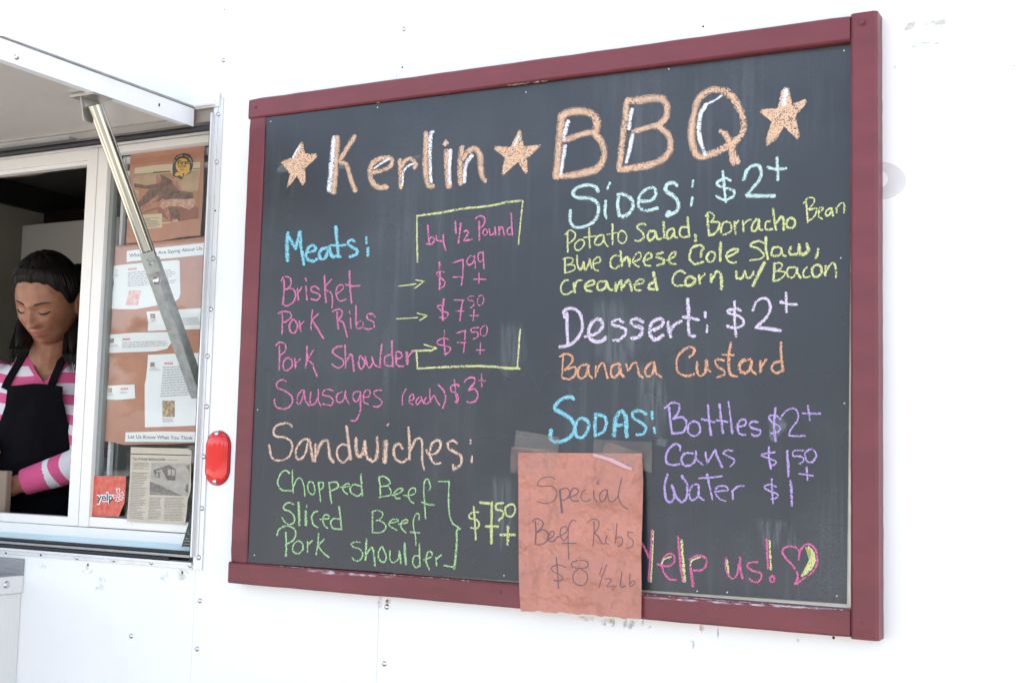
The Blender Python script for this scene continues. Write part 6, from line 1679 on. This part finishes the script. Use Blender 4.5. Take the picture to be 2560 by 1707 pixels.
for k in range(260):      # fine strands combed back from the forehead, some lying just past the hairline
    az = random.uniform(-112, 112); aa = abs(az); ph = math.radians(90 - az); thm = math.radians(interp(aa, HLN) + 1.0 - abs(random.gauss(0, 3))); pts = []
    for i in range(7):
        t = i / 6; th = thm * (1 - 0.62 * t); pts.append(scalp(ph + 0.10 * t * (1 if az < 0 else -1), th, 0.0006 + 0.0135 * min(1, t * 2.2)))
    hm.tube(pts, [0.0004, 0.0009, 0.0011, 0.0011, 0.0011, 0.001, 0.0004], 4, cap=False)
hc = obj('hair', hm, HAIR, person)
ell(hm, HL(-0.045, -0.105, 0.02), (0.05, 0.045, 0.05))
def lock(name, pts, r, n=110, spread=0.02):
    m = MB(); m.tube([Vector(p) for p in pts], [x * (0.95, 0.9, 0.8, 0.7, 0.45, 0.2)[i + (6 - len(pts))] for i, x in enumerate(r[:-1])] + [0.001], 12)
    for k in range(n):
        a, rr = random.uniform(0, 6.28), random.uniform(0.55, 1.0); q = []
        for i, p in enumerate(pts):
            w_ = r[i] * rr * (1 + 0.25 * (i / len(pts)) ** 2); q.append(Vector(p) + rt * w_ * math.cos(a + i * 0.1) + Vector((0, 0, 1)) * 0 + toC * w_ * math.sin(a + i * 0.1) * 0.8 + Vector((0, 0, random.uniform(-0.03, 0.02) if i == len(pts) - 1 else 0)))
        m.tube(q, [0.0026] * (len(q) - 2) + [0.0018, 0.0004], 4)
    return obj(name, m, HAIR, person)
lock('hair_lock', [onY(62, 800, 2.40), onY(60, 830, 2.37), onY(56, 850, 2.325), onY(48, 872, 2.300), onY(36, 890, 2.295)], [0.022, 0.026, 0.028, 0.026, 0.012])
lock('hair_lock', [onY(196, 700, 2.42), onY(200, 760, 2.42), onY(197, 810, 2.40), onY(190, 850, 2.36), onY(184, 885, 2.33), onY(182, 905, 2.325)], [0.03, 0.034, 0.032, 0.030, 0.026, 0.012])
ell_m = MB(); ell(ell_m, onY(196, 705, 2.43), (0.034, 0.04, 0.05)); obj('hair_bun', ell_m, HAIR, person)
# shirt
sh = MB(); torso(sh, 0.004)
for (a, e_, w_, cuff) in ((SHL, ELL, WRL, 0.98), (SHR, ELR, WRR, 0.95)):
    capsule(sh, a, e_, 0.058, 0.046); capsule(sh, e_, e_.lerp(w_, cuff), 0.046, 0.033)
def stripes():
    m = mat('pink_white_stripes', (0.6, 0.1, 0.2), 0.85, bump=0.5, bscale=22, bdist=0.008); n = m.node_tree.nodes; L = m.node_tree.links; b = n['Principled BSDF']
    a = n.new('ShaderNodeAttribute'); a.attribute_name = 'stripe'; s_ = n.new('ShaderNodeAttribute'); s_.attribute_name = 'plain'
    f = n.new('ShaderNodeMath'); f.operation = 'FRACT'; L.new(a.outputs['Fac'], f.inputs[0])
    g = n.new('ShaderNodeMath'); g.operation = 'LESS_THAN'; g.inputs[1].default_value = 0.5; L.new(f.outputs[0], g.inputs[0])
    h = n.new('ShaderNodeMath'); h.operation = 'MAXIMUM'; L.new(g.outputs[0], h.inputs[0]); g2 = n.new('ShaderNodeMath'); g2.operation = 'GREATER_THAN'; g2.inputs[1].default_value = 0.5; L.new(s_.outputs['Fac'], g2.inputs[0]); L.new(g2.outputs[0], h.inputs[1])
    mx = n.new('ShaderNodeMixRGB'); mx.inputs[1].default_value = (0.66, 0.64, 0.70, 1); mx.inputs[2].default_value = (0.60, 0.085, 0.23, 1); L.new(h.outputs[0], mx.inputs[0]); L.new(mx.outputs[0], b.inputs['Base Color']); return m
so = remesh('striped_shirt', sh, 0.0045, [stripes()], person, 6)
axisL = (WRL - ELL); axisR = (WRR - ELR)
vcol = NB
neck_c = Vector((NB.x, 2.36, NB.z - 0.012))
kill = []
def seg(c, a, b_):
    d = b_ - a; t = max(0, min(1, (c - a).dot(d) / d.length_squared)); return (c - (a + d * t)).length, t * d.length
SA = so.data.attributes.new('stripe', 'FLOAT', 'POINT'); PA = so.data.attributes.new('plain', 'FLOAT', 'POINT')
vals, pl = [], []
for v in so.data.vertices:
    c = v.co + off; dl, tl_ = seg(c, ELL, WRL); dr, tr_ = seg(c, ELR, WRR); plain = 0.0
    wob = 0.004 * math.sin(c.x * 31) + 0.003 * math.sin(c.z * 40 + c.x * 20) + 0.012 * abs(c.x - NB.x)
    if min(dl, dr) < 0.054:
        t, full = (tl_, axisL.length) if dl < dr else (tr_, axisR.length); u = (t + 0.006 * math.sin(c.z * 60)) / 0.060; plain = 1.0 if t > full - 0.085 else 0.0
        if t > full - 0.079 and t < full - 0.076: plain = 0.5
    else: u = (NB.z - c.z + wob + 0.014) / 0.053
    dx_ = abs((c - TC).dot(TX) - 0.004); vz = NB.z - 0.064 + dx_ * 1.15
    if (c - TC).dot(TYV) < 0 and dx_ < 0.08: plain = max(plain, min(1, max(0, 1.5 - abs(c.z - vz) / 0.012)))
    vals.append(u); pl.append(plain)
SA.data.foreach_set('value', vals); PA.data.foreach_set('value', pl)
for p in so.data.polygons:
    c = p.center + off
    for A0, W0 in ((ELL, WRL), (ELR, WRR)):
        d_ = (W0 - A0).normalized(); dd, _ = seg(c, A0, W0)
        if dd < 0.06 and (c - A0).dot(d_) > (W0 - A0).length - 0.022: kill.append(p.index)
    dx_ = abs((c - TC).dot(TX) - 0.004); vz = NB.z - 0.064 + dx_ * 1.15
    if (c - TC).dot(TYV) < 0 and c.z > vz + 0.004: kill.append(p.index)
bm = bmesh.new(); bm.from_mesh(so.data); bm.faces.ensure_lookup_table(); bmesh.ops.delete(bm, geom=[bm.faces[i] for i in sorted(set(kill))], context='FACES'); bm.to_mesh(so.data); bm.free()
# apron
AP = mat('black_apron_cloth', (0.006, 0.006, 0.008), 0.95, spec=0.08, noise=0.3, nscale=40, bump=0.4, bscale=40)
am = MB(); rows = []
zb0 = onY(85, 961, 2.30).z
for k2 in range(30):
    dzr = k2 / 29 * 0.52; z_r = zb0 - dzr
    half = 0.073 if dzr < 0.03 else (0.073 + (dzr - 0.03) * 0.25 if dzr < 0.09 else min(0.155, 0.088 + (dzr - 0.09) * 0.75))
    rx, ry = tprof(z_r - NB.z); ryd = max(ry, 0.108 if dzr < 0.05 else ry); row = []
    for k in range(41):
        u = -1 + 2 * k / 40; X = u * half - 0.010; R1 = rx + 0.018; yy = (ryd + 0.017) * math.sqrt(max(0.0, 1 - (X / R1) ** 2)) if abs(X) < R1 else 0
        fold = 0.0025 * math.sin(u * 7 + dzr * 9) * min(1, dzr * 8) + 0.004 * max(0, math.sin(u * 13 + 2 + dzr * 14)) * min(1, max(0, dzr - 0.12) * 6)
        p = TC + TX * X - TYV * (yy + fold); row.append((p.x, p.y, z_r + 0.003 * math.sin(u * 3 + 1)))
    rows.append(row)
am.grid(rows); am.grid([[(p[0], p[1] + 0.002, p[2]) for p in r] for r in rows]); obj('apron', am, AP, person)
def strap(P, ys_, w_=9):
    m = MB(); A_, B_ = [], []
    for i, (px, py) in enumerate(P):
        a = P[max(0, i - 1)]; b_ = P[min(len(P) - 1, i + 1)]; l = math.dist(a, b_); nx, ny = -(b_[1] - a[1]) / l, (b_[0] - a[0]) / l
        A_.append(onY(px + nx * w_, py + ny * w_, ys_[i])); B_.append(onY(px - nx * w_, py - ny * w_, ys_[i]))
    m.grid([A_, B_]); m.grid([[v + Vector((0, 0.003, 0)) for v in A_], [v + Vector((0, 0.003, 0)) for v in B_]]); obj('apron_strap', m, AP, person)
def strap_on(P, w_):
    last = 2.30; ys_ = []
    for (px, py) in P:
        h_ = torso_hit(px, py, 0.008); last = h_ if h_ else last + 0.02; ys_.append(last - 0.003)
    strap(P, ys_, w_)
strap_on([(10, 972), (20, 950), (33, 928), (47, 905), (60, 883), (70, 862)], 8.5)
strap_on([(124, 972), (134, 945), (147, 915), (155, 890), (163, 868), (172, 840)], 8.5)
m = MB()
PANT = mat('dark_trousers', (0.02, 0.02, 0.025), 0.8)
for s in (-1, 1): capsule(m, Vector((NB.x + s * 0.085, 2.44, hipz)), Vector((NB.x + s * 0.09, 2.44, 0.95)), 0.092, 0.064); capsule(m, Vector((NB.x + s * 0.09, 2.44, 0.95)), Vector((NB.x + s * 0.09, 2.45, 0.62)), 0.062, 0.055)
remesh('trousers', m, 0.008, [PANT], person, 4)
# ================================================================== ACROSS THE LOT (unseen trees added for the shiny things to reflect)
LEAF = mat('oak_leaves', (0.07, 0.10, 0.035), 0.7, noise=0.5, nscale=2); BARK = mat('grey_bark', (0.16, 0.12, 0.09), 0.9, noise=0.3, nscale=10)
for i, (tx, ty, hh, sz) in enumerate(((-34, -32, 7.5, 3.4), (-20, -36, 8.5, 3.8), (-4, -34, 6.5, 3.0), (12, -38, 8, 3.6), (26, -36, 7, 3.2), (-44, -16, 7.5, 3.5))):
    t = empty('reflection_oak_tree', (tx, ty, 0), ['unseen oak tree added for reflections, ' + q for q in ('second from the left end', 'third from the left end', 'smallest one opposite the board', 'tall one right of the smallest', 'last one on the right', 'nearest one at the left end')][i], 'tree', 'unseen oak trees added for reflections')
    m = MB(); m.tube([(tx, ty, 0), (tx + .1, ty, 1.5), (tx, ty + .1, hh * .5), (tx + .2, ty, hh * .75)], [.28, .2, .14, .05], 10)
    for k in range(6):
        a = random.uniform(0, 6.28); m.tube([(tx, ty, hh * .35 + k * .3), (tx + math.cos(a) * sz * .5, ty + math.sin(a) * sz * .5, hh * .6 + k * .3)], [.1, .03], 6)
    obj('trunk', m, BARK, t)
    m = MB()
    cl = [(random.gauss(0, .45) * sz, random.gauss(0, .45) * sz, random.gauss(0, .28) * sz) for _ in range(26)]
    for k in range(1500):
        c = random.choice(cl); p = Vector((tx + c[0], ty + c[1], hh * .68 + c[2])) + Vector([random.gauss(0, .45) for _ in range(3)]); u = Vector([random.gauss(0, 1) for _ in range(3)]).normalized(); v = u.orthogonal().normalized() * .16; u *= .2
        m.face([p - u - v, p + u - v, p + u + v, p - u + v])
    obj('crown', m, LEAF, t, tag={'kind': 'stuff'})
# separate pieces that ended up in one mesh become parts of their own
def split_loose(o):
    bm = bmesh.new(); bm.from_mesh(o.data); bm.verts.ensure_lookup_table(); seen = set(); comps = []
    for v in bm.verts:
        if v.index in seen: continue
        st_k = [v]; comp = set()
        while st_k:
            q = st_k.pop()
            if q.index in comp: continue
            comp.add(q.index); st_k += [e.other_vert(q) for e in q.link_edges]
        seen |= comp; comps.append(comp)
    if len(comps) > 1:
        for comp in comps[1:]:
            b2 = bm.copy(); b2.verts.ensure_lookup_table(); bmesh.ops.delete(b2, geom=[b2.verts[i] for i in range(len(b2.verts)) if i not in comp], context='VERTS')
            me = bpy.data.meshes.new(o.name.split('.')[0]); b2.to_mesh(me); b2.free()
            for m_ in o.data.materials: me.materials.append(m_)
            c = o.copy(); c.data = me; c.name = o.name.split('.')[0]; COL.objects.link(c); c.parent = o.parent
        bmesh.ops.delete(bm, geom=[bm.verts[i] for i in range(len(bm.verts)) if i not in comps[0]], context='VERTS'); bm.to_mesh(o.data)
    bm.free()
SPL = ('window_track', 'window_frame', 'fixed_sash', 'mullion', 'recess_lining', 'inner_window_rail', 'end_wall', 'wall_core', 'flap_edge', 'flap_seam', 'sill_channel', 'printed_photo', 'printed_meat', 'hinge')
for o in list(COL.objects):
    if o.type == 'MESH' and o.name.split('.')[0] in SPL: split_loose(o)
for o in COL.objects:
    if o.name.split('.')[0] in ('printed_words', 'headline', 'badge_words', 'badge_letter', 'page_rule', 'rating_stars', 'script_lines', 'paint_chip', 'worn_edge', 'grease_spot', 'pencil_word'): o['kind'] = 'stuff'
